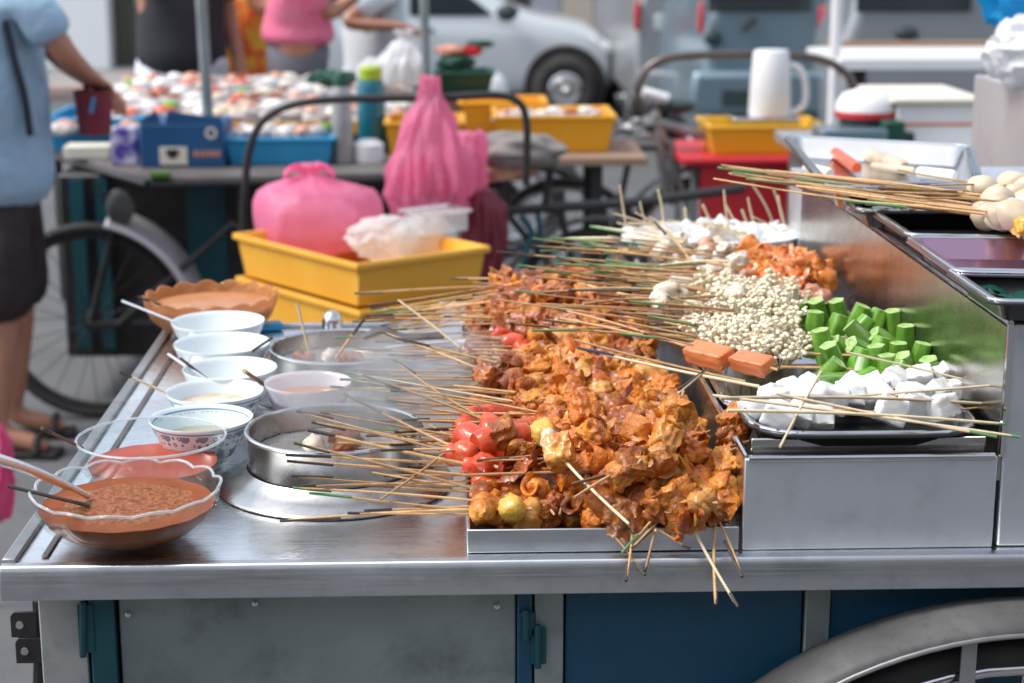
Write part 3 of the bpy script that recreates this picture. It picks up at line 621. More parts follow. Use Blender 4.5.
def skewer(A, B, label, group, food, n=3, Lf=.10, tip='tip_black', tl=.045, stick='stick', sag=None, size=1.0, poke=.006, cat='skewer', thick=1.0, okra_mode=None):
    """A: handle end, B: where the food begins (world). food: list of kinds or a kind"""
    A = Vector(A); B = Vector(B); d = B - A; L = d.length; d.normalize(); L2 = L + Lf + poke
    q = Vector((1, 0, 0)).rotation_difference(d)
    root = bpy.data.objects.new('skewer', None); COL.objects.link(root); root.empty_display_size = .02
    root.location = A; root.rotation_mode = 'QUATERNION'; root.rotation_quaternion = q; root['_loc'] = 1
    root['label'] = label; root['category'] = cat
    if group: root['group'] = group
    r_ = random.Random(SK[0]); SK[0] += 1
    link(STICK[stick][SK[0] % 7], 'stick', root, Matrix.Diagonal((L2, thick, thick, 1)))
    if tip: link(STICK[tip], 'coloured_tip', root, Matrix.Diagonal((tl, thick, thick, 1)))
    kinds = food if isinstance(food, (list, tuple)) else [food] * n
    n = len(kinds)
    if n == 0: return root
    if okra_mode:
        for k in range(n):
            x = L + Lf * (k + .5) / n; me, mc, md = OKRA[r_.randrange(8)]
            side = okra_mode
            t = Matrix.Translation((x, r_.uniform(-.004, .004), 0)) @ q.to_matrix().inverted().to_4x4() @ Matrix.Rotation(side[1] + r_.uniform(-.5, .5), 4, 'Z') @ Matrix.Rotation(side[0] + r_.uniform(-.65, .55), 4, 'Y')
            t = t @ Matrix.Diagonal((1.15, 1.15, 1.25, 1)); o = link(me, 'okra_pod', root, t); link(mc, 'cut_end', o); link(md, 'cut_end', o)
        return root
    for k, kd in enumerate(kinds):
        me = r_.choice(PIECES[kd]); x = L + Lf * (k + .5) / n
        s_ = size * r_.uniform(.88, 1.14)
        if kd in ('red_sausage', 'orange_sausage'): rot = Matrix.Rotation(r_.uniform(0, 6) if kd == 'red_sausage' else .35, 4, 'X')
        elif kd == 'enoki': rot = q.to_matrix().inverted().to_4x4() @ Matrix.Rotation(r_.uniform(-.5, .5), 4, 'X') @ Matrix.Rotation(r_.uniform(0, 6), 4, 'Z')
        elif kd == 'mushroom': rot = Matrix.Rotation(r_.uniform(-1, 1), 4, 'X') @ Matrix.Rotation(R(-70 + r_.uniform(-20, 20)), 4, 'Y')
        else: rot = Matrix.Rotation(r_.uniform(0, 6.28), 4, 'X') @ Matrix.Rotation(r_.uniform(-.5, .5), 4, 'Z') @ Matrix.Rotation(r_.uniform(-.4, .4), 4, 'Y')
        t = Matrix.Translation((x, r_.uniform(-.003, .003), r_.uniform(-.003, .003))) @ rot @ Matrix.Diagonal((s_, s_, s_, 1))
        link(me, KIND_NAME[kd], root, t)
    return root

# ---- cooked heap ------------------------------------------------
def heap_h(x, y):
    u = (x - PX0) / (PX1 - PX0); v = (y - PY0) / (PY1 - PY0)
    h = .036 + .040 * math.sin(min(1, max(0, u)) * 2.2 + .25) + .014 * math.sin(v * 7 + 1.5) * u + .008 * noise.noise(Vector((x * 12, y * 12, 0)))
    h *= min(1, .62 + (y - PY0) * 3.2); h += .012 * max(0, min(1, (v - .35) * 5)) + .020 * max(0, min(1, (v - .68) * 5))
    return C + h
def kind_at(x, y):
    v = (y - PY0) / (PY1 - PY0)
    if v < .45: return ['fried'] * 6 + ['fried_pale'] * 3 + ['fried_dark']
    if v < .7: return ['fried'] * 4 + ['fried_dark'] * 3 + ['fried_pale'] * 2
    return ['fried_dark'] * 5 + ['fried'] * 4
HEAP = 'cooked skewers heaped in the steel pan'
# buried layer: fills the pan
N1 = 30
for i in range(N1):
    y = PY0 + .03 + (PY1 - PY0 - .06) * (i + .5) / N1
    for side in (0, 1):
        x0 = PX0 + (.010 if side == 0 else .155); y2 = y + U(-.01, .01); z = heap_h(x0 + .07, y) - .030
        ks = kind_at(x0, y); food = [rng.choice(ks) for _ in range(4)]
        if side == 0:
            skewer((x0 - U(.085, .16), y2 + U(-.03, .03), C + U(.034, .052)), (x0 + .004, y2, max(z, C + .034)), 'bamboo skewer of fried pieces low in the pan, handle out to the left', 'skewers in the lower layer of the pan', food, Lf=.135, tip=rng.choice(['tip_black', 'tip_black', None, 'tip_brown']), tl=U(.025, .05))
        else:
            skewer((x0 - U(.0, .02), y2 + U(-.02, .02), z - .006), (x0 + .012, y2, z), 'bamboo skewer of fried pieces buried against the right wall of the pan', 'skewers buried at the right of the pan', food, Lf=.135, tip=None)
# top layer left: handles reach left over the pots
for i in range(36):
    y = PY0 + .17 + (PY1 - PY0 - .20) * (i + U(.2, .8)) / 36
    v = (y - PY0) / (PY1 - PY0)
    bx = PX0 + U(.045, .10); z = heap_h(bx + .06, y) - .002
    ks = kind_at(bx, y); food = [rng.choice(ks) for _ in range(rng.choice((3, 4, 4)))]
    if .62 < v < .72: food = [rng.choice(['red_lump', 'fried_dark'])] * 1 + food[1:]
    skewer((bx - U(.19, .25), y + U(-.05, .05), C + U(.072, .095)), (bx, y, z), 'bamboo skewer of fried tofu skin on top of the heap, handle out to the left', 'skewers lying across the left of the heap', food, Lf=.036 * len(food),
           tip=rng.choice(['tip_black', 'tip_black', 'tip_brown', 'tip_green', None]), tl=U(.03, .055))
# top layer right
for i in range(30):
    y = PY0 + .055 + (PY1 - PY0 - .09) * (i + U(.2, .8)) / 30
    bx = PX0 + U(.13, .20); n_ = rng.choice((3, 3, 4)); bx = min(bx, PX1 - .022 - .036 * n_); z = heap_h(bx + .05, y)
    food = [rng.choice(kind_at(bx, y)) for _ in range(n_)]
    if i % 4 == 1:
        continue
    skewer((bx - U(.12, .19), y + U(-.07, .05), z + U(-.004, .016)), (bx, y + U(-.008, .008), z), 'bamboo skewer of fried tofu skin on the right crest of the heap', 'skewers on the right crest of the heap', food, Lf=.036 * n_, tip=rng.choice([None, 'tip_black', 'tip_brown']), tl=.03, size=1.08)
# hand placed ones (pixels of tip and of the food's beginning, heights above the counter)
FRONT = 'skewer poking out of the heap front, '; LONG = 'skewer crossing the near pot, '
def hs(a, za, b_, zb, label, food, tip='tip_black', tl=.045, Lf=None, **k):
    n_ = len(food); A = G(a[0], a[1], C + za); B_ = G(b_[0], b_[1], C + zb); L_ = (.034 * n_ if Lf is None else Lf)
    if n_ and label.startswith(LONG[:12]) and not label.startswith(FRONT[:12]):
        e_ = B_ + (B_ - A).normalized() * L_
        if e_.y < PY0 + .03: B_.y += (PY0 + .03 - e_.y); 
    return skewer(A, B_, label, None, food, Lf=(.034 * n_ if Lf is None else Lf), tip=tip, tl=tl, **k)
LONG = 'skewer crossing the near pot, '
hs((297, 411), .098, (462, 446), .072, LONG + 'the uppermost with a grey tip', ['red_lump'] * 2, tl=.05)
hs((321, 412), .100, (466, 437), .080, LONG + 'brown tipped beside the uppermost one', ['red_lump'] * 2, 'tip_brown', .06)
hs((312, 422), .098, (452, 455), .070, LONG + 'second dark tip from the top', ['red_sausage'], thick=1.1)
hs((308, 430), .098, (470, 464), .066, LONG + 'short thick black tip', ['red_sausage'], tl=.035, thick=1.35)
hs((294, 443), .096, (468, 490), .048, LONG + 'sinking towards the brown fish balls', ['dark_ball', 'dark_ball', 'fried'])
hs((286, 455), .090, (474, 462), .056, LONG + 'black tipped and almost level', ['red_lump', 'red_sausage'], tl=.055)
hs((287, 461), .086, (472, 478), .052, LONG + 'grey tipped just under the level one', ['red_lump', 'dark_ball', 'fried'], tl=.055)
hs((291, 476), .075, (470, 482), .048, LONG + 'with a dark tip over the rim of the pot', ['red_lump', 'dark_ball', 'dark_ball'], tl=.05)
hs((303, 486), .066, (474, 480), .046, LONG + 'rising slightly to the right', ['red_lump', 'fried_dark', 'fried'], tl=.05)
hs((293, 488), .060, (470, 503), .040, LONG + 'with a green tip', ['brown_ball', 'yellow_ball', 'fried'], 'tip_green', .045)
hs((309, 493), .055, (470, 524), .034, LONG + 'green tipped and the lowest at the pan corner', ['brown_ball', 'brown_ball', 'fried'], 'tip_green', .05)
hs((280, 521), .030, (468, 512), .040, 'skewer with a long black tip lying lowest, in front of the near pot', ['brown_ball', 'yellow_ball'], tl=.07)
hs((344, 394), .110, (455, 447), .080, 'dark brown tipped skewer slanting down past the right side of the near pot', ['red_lump', 'red_lump'], 'tip_brown', .07)
hs((363, 375), .118, (490, 424), .080, 'black tipped skewer slanting down from between the two pots', ['red_lump', 'fried'], tl=.06)
hs((394, 360), .122, (492, 420), .084, 'black tipped skewer rising from the red sausages towards the far pot', ['red_sausage'], tl=.05)
hs((345, 372), .112, (520, 402), .080, 'green tipped skewer reaching between the pink bowl and the far pot', ['fried', 'fried', 'fried'], 'tip_green', .10, stick='stick_pale')
hs((350, 380), .108, (540, 415), .084, 'second green tipped skewer beside the pink bowl', ['fried', 'fried_pale', 'fried'], 'tip_green', .07)
hs((380, 500), .050, (447, 451), .075, 'bare ended skewer lying diagonally across the others at the pan corner', [], None)
hs((382, 332), .120, (480, 372), .09, 'black tipped skewer over the right rim of the far pot', ['fried_dark', 'fried_dark', 'fried'], tl=.05)
hs((396, 338), .125, (500, 362), .095, 'black tipped skewer just right of the far pot', ['fried_dark', 'fried', 'fried'], tl=.05)
hs((398, 300), .150, (462, 352), .085, 'pale skewer standing steeply in the steam behind the far pot', ['fried_dark'] * 2, None, stick='stick_pale')
# red sausages lying on the front left
hs((430, 425), .085, (474, 440), .078, 'short handled skewer with one big glossy red sausage', ['red_sausage'], None, size=1.25)
hs((440, 452), .080, (480, 446), .082, 'skewer with a fat red sausage resting on top of the brown fish balls', ['red_sausage'], None, size=1.45, Lf=.06)
for k, (x, y, z) in enumerate(((455, 430, .07), (462, 418, .075), (450, 443, .064), (478, 428, .08))):
    hs((x - 60, y + 2, ), .085, (x, y), z, ['skewer of red sausage chunks at the left edge of the pan', 'skewer of red sausage chunks behind the first', 'skewer of red sausage chunks nearest the near pot', 'skewer of red sausage chunks next to the pale dumpling'][k], ['red_lump', 'red_sausage'], 'tip_black', .04)
# front right: handles towards the viewer or up
FRONT = 'skewer poking out of the heap front, '
hs((629, 524), .05, (565, 456), .095, FRONT + 'pale squid at its upper end', ['fried_pale', 'squid', 'yellow_ball'], None, Lf=.06, size=.95, stick='stick_pale')
hs((645, 575), .0, (598, 522), .030, FRONT + 'dark tip hanging over the counter lip', ['fried', 'fried_dark'], tl=.025, Lf=.05)
hs((626, 581), -.004, (630, 530), .028, FRONT + 'short black tip pointing straight down', ['fried_dark', 'fried_dark'], tl=.03, Lf=.05)
hs((645, 571), .0, (668, 484), .055, FRONT + 'black tip pointing down left', ['fried_pale', 'fried'], tl=.03, Lf=.05)
hs((656, 532), .028, (641, 480), .058, FRONT + 'short and pale meeting others at the tray rim', ['fried', 'fried_pale'], None, Lf=.05, stick='stick_pale')
hs((706, 529), .030, (641, 490), .060, FRONT + 'pale and lying along the tray rim', ['fried', 'fried'], 'tip_brown', .02, Lf=.05, stick='stick_pale')
hs((738, 607), -.025, (694, 526), .036, FRONT + 'the longest one hanging over the edge', ['fried', 'fried'], tl=.02, Lf=.05, stick='stick_pale')
hs((716, 605), -.022, (720, 512), .040, FRONT + 'hanging nearly vertical over the edge at the right', ['fried', 'fried'], tl=.02, Lf=.05)
hs((742, 577), .0, (714, 520), .036, FRONT + 'long dark tip at the pan right corner', ['fried_dark', 'fried'], tl=.06, Lf=.05)
hs((690, 549), .012, (634, 520), .036, FRONT + 'short with a tiny dark end', ['fried', 'fried_dark'], tl=.01, Lf=.05)
hs((632, 548), .018, (688, 496), .050, FRONT + 'brown handle slanting down to the left', ['fried', 'fried'], 'tip_brown', .04, Lf=.05)
hs((622, 553), .012, (655, 515), .045, FRONT + 'thin pale handle crossing the tray rim', ['fried', 'fried'], 'tip_green', .03, Lf=.05)
hs((575, 497), .072, (612, 478), .085, 'skewer with a grey weathered handle lying on top of the heap near the front', ['fried', 'fried_pale'], None, Lf=.06)
hs((572, 484), .078, (622, 470), .090, 'skewer with a grey handle pointing left above the fish cake', ['fried', 'fried'], 'tip_brown', .04, Lf=.06)
hs((704, 371), .150, (642, 416), .105, 'skewer with a black upper end rising to the right out of the heap', ['fried', 'fried_pale'], tl=.045, Lf=.06, stick='stick_pale')
hs((750, 441), .115, (704, 454), .085, 'reddish skewer whose handle rests on the steel wall at the right', ['fried', 'fried'], 'tip_brown', .03, Lf=.06)
hs((638, 463), .105, (657, 434), .110, 'short pale stick crossing another on top of the heap', ['fried'], None, Lf=.03, stick='stick_pale')
hs((662, 452), .108, (646, 438), .112, 'short pale stick forming a cross with its neighbour', ['fried'], None, Lf=.03, stick='stick_pale')
hs((578, 348), .135, (756, 386), .150, 'skewer with a long blue black tip reaching the white fish cake tray', [], 'tip_blue', .075, thick=1.25, stick='stick_pale')
hs((554, 308), .15, (690, 348), .165, 'black tipped skewer from the heap to the two orange sausages', [], tl=.04)
# piles of pieces at the front row: tofu skin skewers lying with their ends to the viewer
for k in range(11):
    px = 548 + k * 17; y0 = 498 - 6 * math.sin(k)
    A = G(px + U(-8, 8), 515, C + .034); B_ = G(px + U(-4, 4), y0, C + .046)
    skewer(A, B_, 'skewer of fried tofu skin in the front row of the pan, pointing away', 'tofu skin skewers in the front row', [rng.choice(['fried', 'fried', 'fried_pale', 'fried_dark']) for _ in range(4)], Lf=.14, tip=None, size=1.0)

# ---- raw food on the display shelf -------------------------------
SH = AZ - .025
tray('serving_tray', 'oval ended steel tray of white fish cakes at the front of the display', [(AX0 + .012, PY0 + .006), (BX - .012, PY0 + .006), (BX - .012, PY0 + .165), (AX0 + .012, PY0 + .165)], AZ - .002, .028, .008, rc=.075, mat=M['dark_reflection_tray'])
tray('serving_tray', 'bright steel tray under the okra and the enoki mushrooms', [(AX0 + .010, PY0 + .20), (BX - .012, PY0 + .20), (BX - .012, PY0 + .50), (AX0 + .010, PY0 + .50)], AZ - .012, .020, .014, rc=.03)
tray('serving_tray', 'steel tray under the orange meat skewers at the back of the display', [(AX0 + .010, PY0 + .52), (BX - .012, PY0 + .52), (BX - .012, PY0 + .84), (AX0 + .010, PY0 + .84)], AZ - .012, .020, .014, rc=.03)
TZ = AZ - C
# white fish cake: two rows
wl = ['row of white fish balls at the left end of the front tray', 'white fish balls just behind the front tray rim', 'white fish cubes in the middle of the front tray', 'white fish cubes beside the okra', 'white cubes at the right end of the front tray', 'white cubes next to the splash panel']
for k, (bx, by, ex, ey, kd, nn) in enumerate(((748, 408, 800, 392, 'white_ball', 3), (800, 402, 862, 398, 'white_ball', 3), (820, 400, 880, 392, 'white_cube', 3), (842, 388, 905, 380, 'white_ball', 3), (905, 396, 970, 388, 'white_cube', 3), (880, 412, 950, 408, 'white_cube', 3), (905, 382, 960, 376, 'white_cube', 2), (770, 416, 830, 414, 'white_ball', 3), (765, 395, 815, 388, 'white_ball', 3))):
    a = G(bx, by, C + TZ + .034); e = G(ex, ey, C + TZ + .034); d = (e - a).normalized()
    tips = [((1018, 436)), ((985, 402)), ((1022, 392)), ((690, 320)), ((998, 440)), ((1008, 420)), ((780, 448)), ((975, 405)), ((940, 368))][k]
    L_ = (e - a).length
    if k in (3,): hnd = a - d * .06
    else: hnd = e + d * .06
    if k == 3: skewer(hnd, a, 'skewer of white fish balls nearest the okra', 'skewers of white fish cake in the front tray', [kd] * nn, Lf=L_, tip=None, size=1.1)
    else: skewer(hnd, e, 'skewer of white fish cake lying in the front tray', 'skewers of white fish cake in the front tray', [kd] * nn, Lf=L_, tip=None, size=1.12)
for k, (a, b_, tip) in enumerate((((1020, 437), (805, 378 + 30), 'tip_green'), ((1005, 424), (820, 415), 'tip_green'), ((990, 404), (808, 400), 'tip_green'), ((1022, 394), (930, 372), 'tip_green'), ((803, 399), (900, 392), None), ((780, 447), (803, 405), None), ((997, 437), (870, 412), 'tip_green'))):
    skewer(G(a[0], a[1], C + TZ + .040), G(b_[0], b_[1], C + TZ + .056), 'bamboo handle lying across the white fish cakes, ' + ['reaching farthest over the right end', 'green tipped in front of the cubes', 'green tipped beside the splash panel', 'natural ended at the far right', 'plain and level in the middle', 'short and hanging over the front rim', 'green tipped and the lowest'][k],
           None, [], tip=tip, tl=.03, stick='stick_pale')
# orange sausages
hs((560, 318), .165, (690, 349), TZ + .050, 'skewer of two orange sausage pieces between the heap and the front tray', ['orange_sausage', 'orange_sausage'], None, Lf=.135, size=1.0)
hs((575, 340), .150, (742, 381), TZ + .034, 'bare stick lying under the orange sausage pieces', [], None)
# okra
ok = [(795, 345, .05), (806, 330, .055), (822, 322, .06), (838, 330, .06), (850, 340, .055), (866, 350, .05)]
for r_ in range(4):
    for h_ in range(2):
        px = 792 + r_ * 11 + h_ * 52; py = (318, 334, 352, 366)[r_] + 7 * h_
        B_ = G(px, py, C + TZ + .034 + .004 * (3 - r_)); A = B_ + Vector((-.12, .02, .004))
        skewer(A, B_, 'skewer of cut green okra pods standing in the okra cluster', 'skewers of okra', ['x'] * 3, Lf=.082, tip=None, okra_mode=(R(12 if (r_ + h_) % 2 else -22), R(8)))
for k in range(5):
    px = 822 + k * 17; py = 378 + 1.0 * k
    A = G(px + 2, py - 22, C + TZ + .02); B_ = G(px, py, C + TZ + .024)
    skewer(A, B_, 'skewer of okra pods lying at the front of the okra cluster', 'skewers of okra lying at the front', ['x'] * 2, Lf=.03, tip=None, okra_mode=(R(62), R(-15 + 25 * (k % 3))))
# enoki and squid, orange meat, pink meat : handles point left
RAW = []
def raw(n_, x0, x1, y0, y1, kinds, label, group, zadd=.045, hl=(.20, .28), tips=('tip_green', 'tip_green', None, 'tip_black', 'tip_brown'), cnt=(2, 3), size=1.0, ang=(-.10, .30), step=.034, stick='stick', up=(.0, .04)):
    for k in range(n_):
        px = x0 + (x1 - x0) * ((k * .618) % 1); py = y0 + (y1 - y0) * (k + .5) / n_
        nn = rng.randint(*cnt); B_ = G(px, py, C + TZ + zadd + U(-.008, .012))
        B_.x = min(B_.x, BX - .022 - step * nn)
        a = U(*ang); L_ = U(*hl)
        A = B_ + Vector((-math.cos(a) * L_, math.sin(a) * L_ * .6, U(*up)))
        skewer(A, B_, label, group, [rng.choice(kinds) for _ in range(nn)], Lf=step * nn, tip=rng.choice(tips), tl=U(.04, .08), size=size, stick=stick)
raw(9, 676, 716, 288, 346, ['squid', 'enoki', 'squid'], 'raw squid skewer with its handle out over the cooked heap', 'skewers of squid on the display', cnt=(2, 3), zadd=.034)
raw(15, 700, 752, 284, 350, ['enoki'], 'enoki mushroom skewer in the cream coloured cluster beside the okra', 'skewers of enoki mushroom', cnt=(2, 2), step=.042, zadd=.045, size=1.1, hl=(.10, .19))
raw(10, 742, 778, 252, 284, ['orange_lump'], 'skewer of orange marinated meat at the back of the display', 'skewers of orange meat', cnt=(2, 3), zadd=.045, size=1.1, ang=(-.2, .2))
raw(8, 765, 800, 282, 300, ['pink_lump'], 'skewer of pinkish meat between the orange meat and the okra', 'skewers of pinkish meat', cnt=(2, 2), zadd=.035, ang=(-.1, .1))
raw(12, 660, 720, 244, 290, ['squid', 'white_ball', 'pink_lump'], 'skewer of pale raw fish at the back left of the display', 'skewers of pale fish at the back', cnt=(2, 3), zadd=.04, ang=(-.35, .1))
# white dish with pale skewers and upright handles at the very back
p = G(715, 243, AZ + .02)
dish = thing('serving_dish', 'white enamel dish of pale skewers at the far end of the display', 'dish', (p.x, p.y, AZ + .0))
b = MB(); b.lathe([(0, .0), (.10, .0), (.118, .010), (.130, .036), (.136, .040), (.132, .042), (.126, .037), (.113, .013), (.098, .004), (0, .004)], 48, (p.x, p.y, AZ - .001), fn=lambda r_, z, a: (r_ * (1.12 if abs(math.cos(a)) > .2 else 1.0), z))
b.v = [(p.x + (v[0] - p.x) * 1.05, p.y + (v[1] - p.y) * .8, v[2]) for v in b.v]
b.build('dish_body', M['white'], dish)
for k in range(14):
    B_ = Vector((p.x - .115 + .0175 * k, p.y + U(-.05, .05), AZ + .035 + U(0, .012)))
    skewer(B_ + Vector((-.05 - U(0, .05), U(-.03, .03), U(.0, .035))), B_, 'pale fish skewer lying in the white enamel dish', 'pale skewers in the enamel dish', [rng.choice(['white_ball', 'squid', 'white_cube']) for _ in range(2)], Lf=.06, tip=None, stick='stick_pale')
for k, (x0, y0, x1, y1) in enumerate(((620, 185, 628, 228), (658, 190, 662, 222), (685, 208, 692, 228), (703, 205, 714, 232), (724, 190, 733, 232), (726, 205, 738, 230), (752, 184, 770, 224), (748, 198, 757, 230), (774, 190, 783, 226), (778, 196, 790, 232), (742, 210, 750, 232), (640, 202, 650, 226))):
    b0 = G(x1, y1, AZ + .035); a0 = V(x0, y0, b0.y - .01)
    skewer(a0, b0, 'pale bamboo handle standing up out of the white enamel dish', 'upright handles in the enamel dish', ['white_ball'], Lf=.03, tip=None, stick='stick_pale', thick=1.5)
# long green / natural handles crossing at the back left of the raw food
for k in range(12):
    x1 = U(640, 735); y1 = U(240, 300); L_ = U(70, 120); s_ = U(-.10, .42)
    b0 = G(x1, y1, AZ + .035 + U(.01, .04)); a0 = G(x1 - L_, y1 - L_ * s_ * .6, AZ + .05 + U(.0, .03))
    skewer(a0, b0, 'long bamboo handle crossing the raw skewers behind the cooked heap', 'long handles behind the heap', ['squid'], Lf=.032, tip=rng.choice(['tip_green', 'tip_green', 'tip_black', None]), tl=U(.05, .12), stick=rng.choice(['stick', 'stick_pale']), thick=1.15)
hs((655, 222), .21, (690, 262), .17, 'black ended stick slanting down into the pale raw skewers', [], tl=.05, thick=1.3)

# ---- trays on the tall box -----------------------------------------
TB = BZ + .004
def bt(pts, z): return [tuple(G(x, y, z).xy) for x, y in pts]
tray('steel_tray', 'shiny steel tray holding a red crab stick, farthest on the tall box', bt([(826, 190), (985, 190), (972, 148), (784, 138)], TB + .055), TB + .022, .036, .012, rc=.03)
tray('steel_tray', 'steel tray under the bundle of bare handles and the mushrooms', bt([(858, 214), (1095, 214), (1060, 186), (830, 186)], TB + .03), TB + .006, .028, .012, rc=.02, mat=M['dark_reflection_tray'])
tray('steel_tray', 'empty dark looking steel tray, second from the mushrooms', bt([(908, 236), (1130, 240), (1100, 210), (866, 208)], TB + .03), TB + .004, .026, .012, rc=.02, mat=M['dark_reflection_tray'])
tray('steel_tray', 'steel tray with a pink reflection put in its colour in the middle of the tall box', bt([(955, 272), (1190, 276), (1160, 240), (905, 237)], TB + .03), TB + .003, .026, .012, rc=.02, mat=M['painted_pink_sheen'])
tray('steel_tray', 'nearest steel tray on the tall box with green leaves', bt([(992, 302), (1240, 306), (1200, 276), (945, 270)], TB + .028), TB + .002, .026, .012, rc=.02, mat=M['dark_reflection_tray'])
# stuff on the first tray
zt = TB + .035
for nm, lab, cat, mat, a, c_, r_ in (('crab_stick', 'bright red crab stick in the far steel tray', 'crab stick', M['crab'], (834, 152), (857, 168), .010), ('sausage', 'pale sausage lying in the far steel tray', 'sausage', M['mushroom'], (868, 155), (905, 168), .012), ('sausage', 'thin beige sausage in front of the pale one', 'sausage', M['mushroom'], (872, 166), (915, 171), .007), ('rice_cake', 'white rice cake in the far steel tray', 'rice cake', M['white_fish'], (918, 172), (955, 176), .010), ('rice_cake', 'white rice cake left of the red crab stick', 'rice cake', M['white_fish'], (806, 168), (830, 174), .010)):
    p0 = G(*a, zt); p1 = G(*c_, zt); b = MB(); b.tube([p0.lerp(p1, t) for t in (0, .08, .3, .6, .92, 1)], [r_ * .8, r_, r_, r_, r_, r_ * .8], 14)
    o = b.build(nm, mat, origin=p0); tag(o, lab, cat)
for k, (a, c_) in enumerate((((798, 143), (835, 160)), ((806, 141), (880, 152)), ((690, 108), (800, 146)))):
    pass
# bundle of handles pointing left, mushrooms at the right
for k in range(19):
    t = k / 18; ex = 985 + U(-10, 25); ey = 196 + 22 * t + U(-3, 3)
    ax = U(700, 830) if k < 16 else U(820, 900); ay = 158 + 20 * t + (ax - 700) * .16 + U(-4, 4)
    A = G(ax, ay, BZ + .055 + U(0, .02)); B_ = G(ex, ey, BZ + .045 + U(0, .02))
    kd = 'quail_egg'
    skewer(A, B_, 'long handled skewer of beige mushrooms on the tall box', 'mushroom skewers on the tall box', [kd] * (2 if k % 2 == 0 else 1), Lf=.034 * (2 if k % 2 == 0 else 1), tip=rng.choice([None, 'tip_brown', 'tip_green', None]), tl=.08, size=1.05, thick=1.1)
for k, (x, y) in enumerate(((975, 190), (985, 200), (1000, 182), (1008, 196), (1018, 206), (1000, 212), (1018, 188))):
    p0 = G(x, y, BZ + .07); A = p0 + Vector((-.14, .05 * (k % 3 - 1), .012))
    skewer(A, p0, 'mushroom skewer on top of the beige mushroom pile', 'mushroom skewers on top of the pile', ['quail_egg'], Lf=.035, tip=None, size=1.25)
o = MB().blob(G(1022, 226, BZ + .055), (.03, .05, .03), 3, 4, .2, 3, False, sq=.5).build('corn_piece', M['yellow_ball'], origin=G(1022, 226, BZ + .055)); tag(o, 'small yellow corn piece at the right edge under the mushrooms', 'corn')
b = MB()
for k in range(7):
    q = G(990 + k * 9, 288 + (k % 3) * 3, BZ + .012)
    b.grid(lambda u, v, q=q, k=k: q + Vector(((u - .5) * .05, (v - .5) * .035, .006 * math.sin(u * 4 + k) + .006 * noise.noise(Vector((u * 3, v * 3, k))))), 8, 6)
o = b.build('leaf_vegetable', M['green_dark'], solid=.001, origin=G(1000, 284, BZ + .02)); tag(o, 'green leaves lying in the nearest tray on the tall box', 'vegetable')
# ================================================================== POTS, BOWLS
def pot(name, label, rimpx, w_px, base_y, soup):
    b0 = G(rimpx[0] + 1, base_y, C); rim = V(rimpx[0], rimpx[1], b0.y)
    rr = w_px / 2 * (rim - CAM).length / F; h = rim.z - C
    o = thing(name, label, 'pot', (rim.x, b0.y, C + .001)); c = Vector((rim.x, b0.y, C + .001))
    b = MB(); b.lathe([(rr * .93, .010), (rr * .985, .022), (rr * .995, h - .006), (rr + .002, h - .002), (rr + .001, h + .001), (rr - .003, h), (rr - .004, h - .006), (rr - .005, .012), (rr * .9, .006), (0, .006)], 72, c, fn=lambda r_, z, a: (r_ * (1 + .004 * math.sin(3 * a + 1)), z))
    b.build('pot_wall', M['steel_pot'], o)
    b = MB(); b.lathe([(rr * 1.34, .000), (rr * 1.36, .003), (rr * 1.33, .006), (rr * 1.15, .012), (rr * 1.01, .024), (rr * 1.0, .0255), (rr * .999, .018)], 72, c)
    b.build('flared_collar', M['steel_pot'], o)
    b = MB(); b.tube([c + Vector((rr * math.cos(a), rr * math.sin(a), h)) for a in [i * math.pi / 36 for i in range(72)]], .0026, 8, True); b.build('rim', M['steel_tray'], o)
    def fn(u, v):
        a = u * 2 * math.pi; q = v * (rr - .006); x, y = q * math.cos(a), q * math.sin(a)
        return c + Vector((x, y, h - soup + .0015 * noise.noise(Vector((x * 60, y * 60, 0)))))
    b = MB(); b.grid(fn, 48, 14); b.build('soup', M['broth'], o)
    return o, c, rr, h
pn, pc, prr, ph = pot('steel_pot', 'round steel pot of broth next to the blue patterned bowls, nearer of two', (334, 429), 174, 483, .030)
pf, fc, frr, fh = pot('steel_pot', 'round steel pot of broth behind the pink bowl, farther of the two', (344, 347), 147, 388, .026)
# food simmering in the near pot, top halves above the broth
for k in range(4):
    a = k * 2.4 + .4; q = prr * (.15 + .09 * k); p = pc + Vector((q * math.cos(a), q * math.sin(a), ph - .030))
    o = bpy.data.objects.new('simmering_piece', PIECES[['fried_dark', 'squid', 'fried'][k % 3]][k % 5]); COL.objects.link(o); o.location = p; o.rotation_euler = (k, k * 2, k * 3)
    tag(o, 'cooked piece floating in the broth of the near pot', 'cooked food', 'pieces floating in the near pot')
for k in range(5):
    a = k * 2.4; q = frr * (.15 + .1 * k); p = fc + Vector((q * math.cos(a), q * math.sin(a), fh - .027))
    o = bpy.data.objects.new('simmering_piece', PIECES[['fried_dark', 'squid'][k % 2]][k % 5]); COL.objects.link(o); o.location = p; o.rotation_euler = (k, k * 2, k * 3)
    tag(o, 'cooked piece floating in the broth of the far pot', 'cooked food', 'pieces floating in the far pot')
# small bent wire hook on the far pot, ladle
p = V(384, 338, fc.y - frr * .6); b = MB(); b.tube(smoothpath([p + Vector((-.03, .01, 0)), p + Vector((0, 0, .012)), p + Vector((.03, -.01, .004)), p + Vector((.09, -.02, .008))], 6), .006, 8)
o = b.build('ladle', M['dark_steel'], origin=p); tag(o, 'dark ladle head lying over the rim of the far pot', 'ladle')
p = V(400, 345, fc.y - frr * .4); b = MB(); b.tube([p + Vector((-.02, 0, -.005)), p + Vector((.10, -.03, .012))], .0035, 8)
o = b.build('spoon', M['spoon'], origin=p); tag(o, 'thin steel spoon handle beside the dark ladle on the far pot', 'spoon')

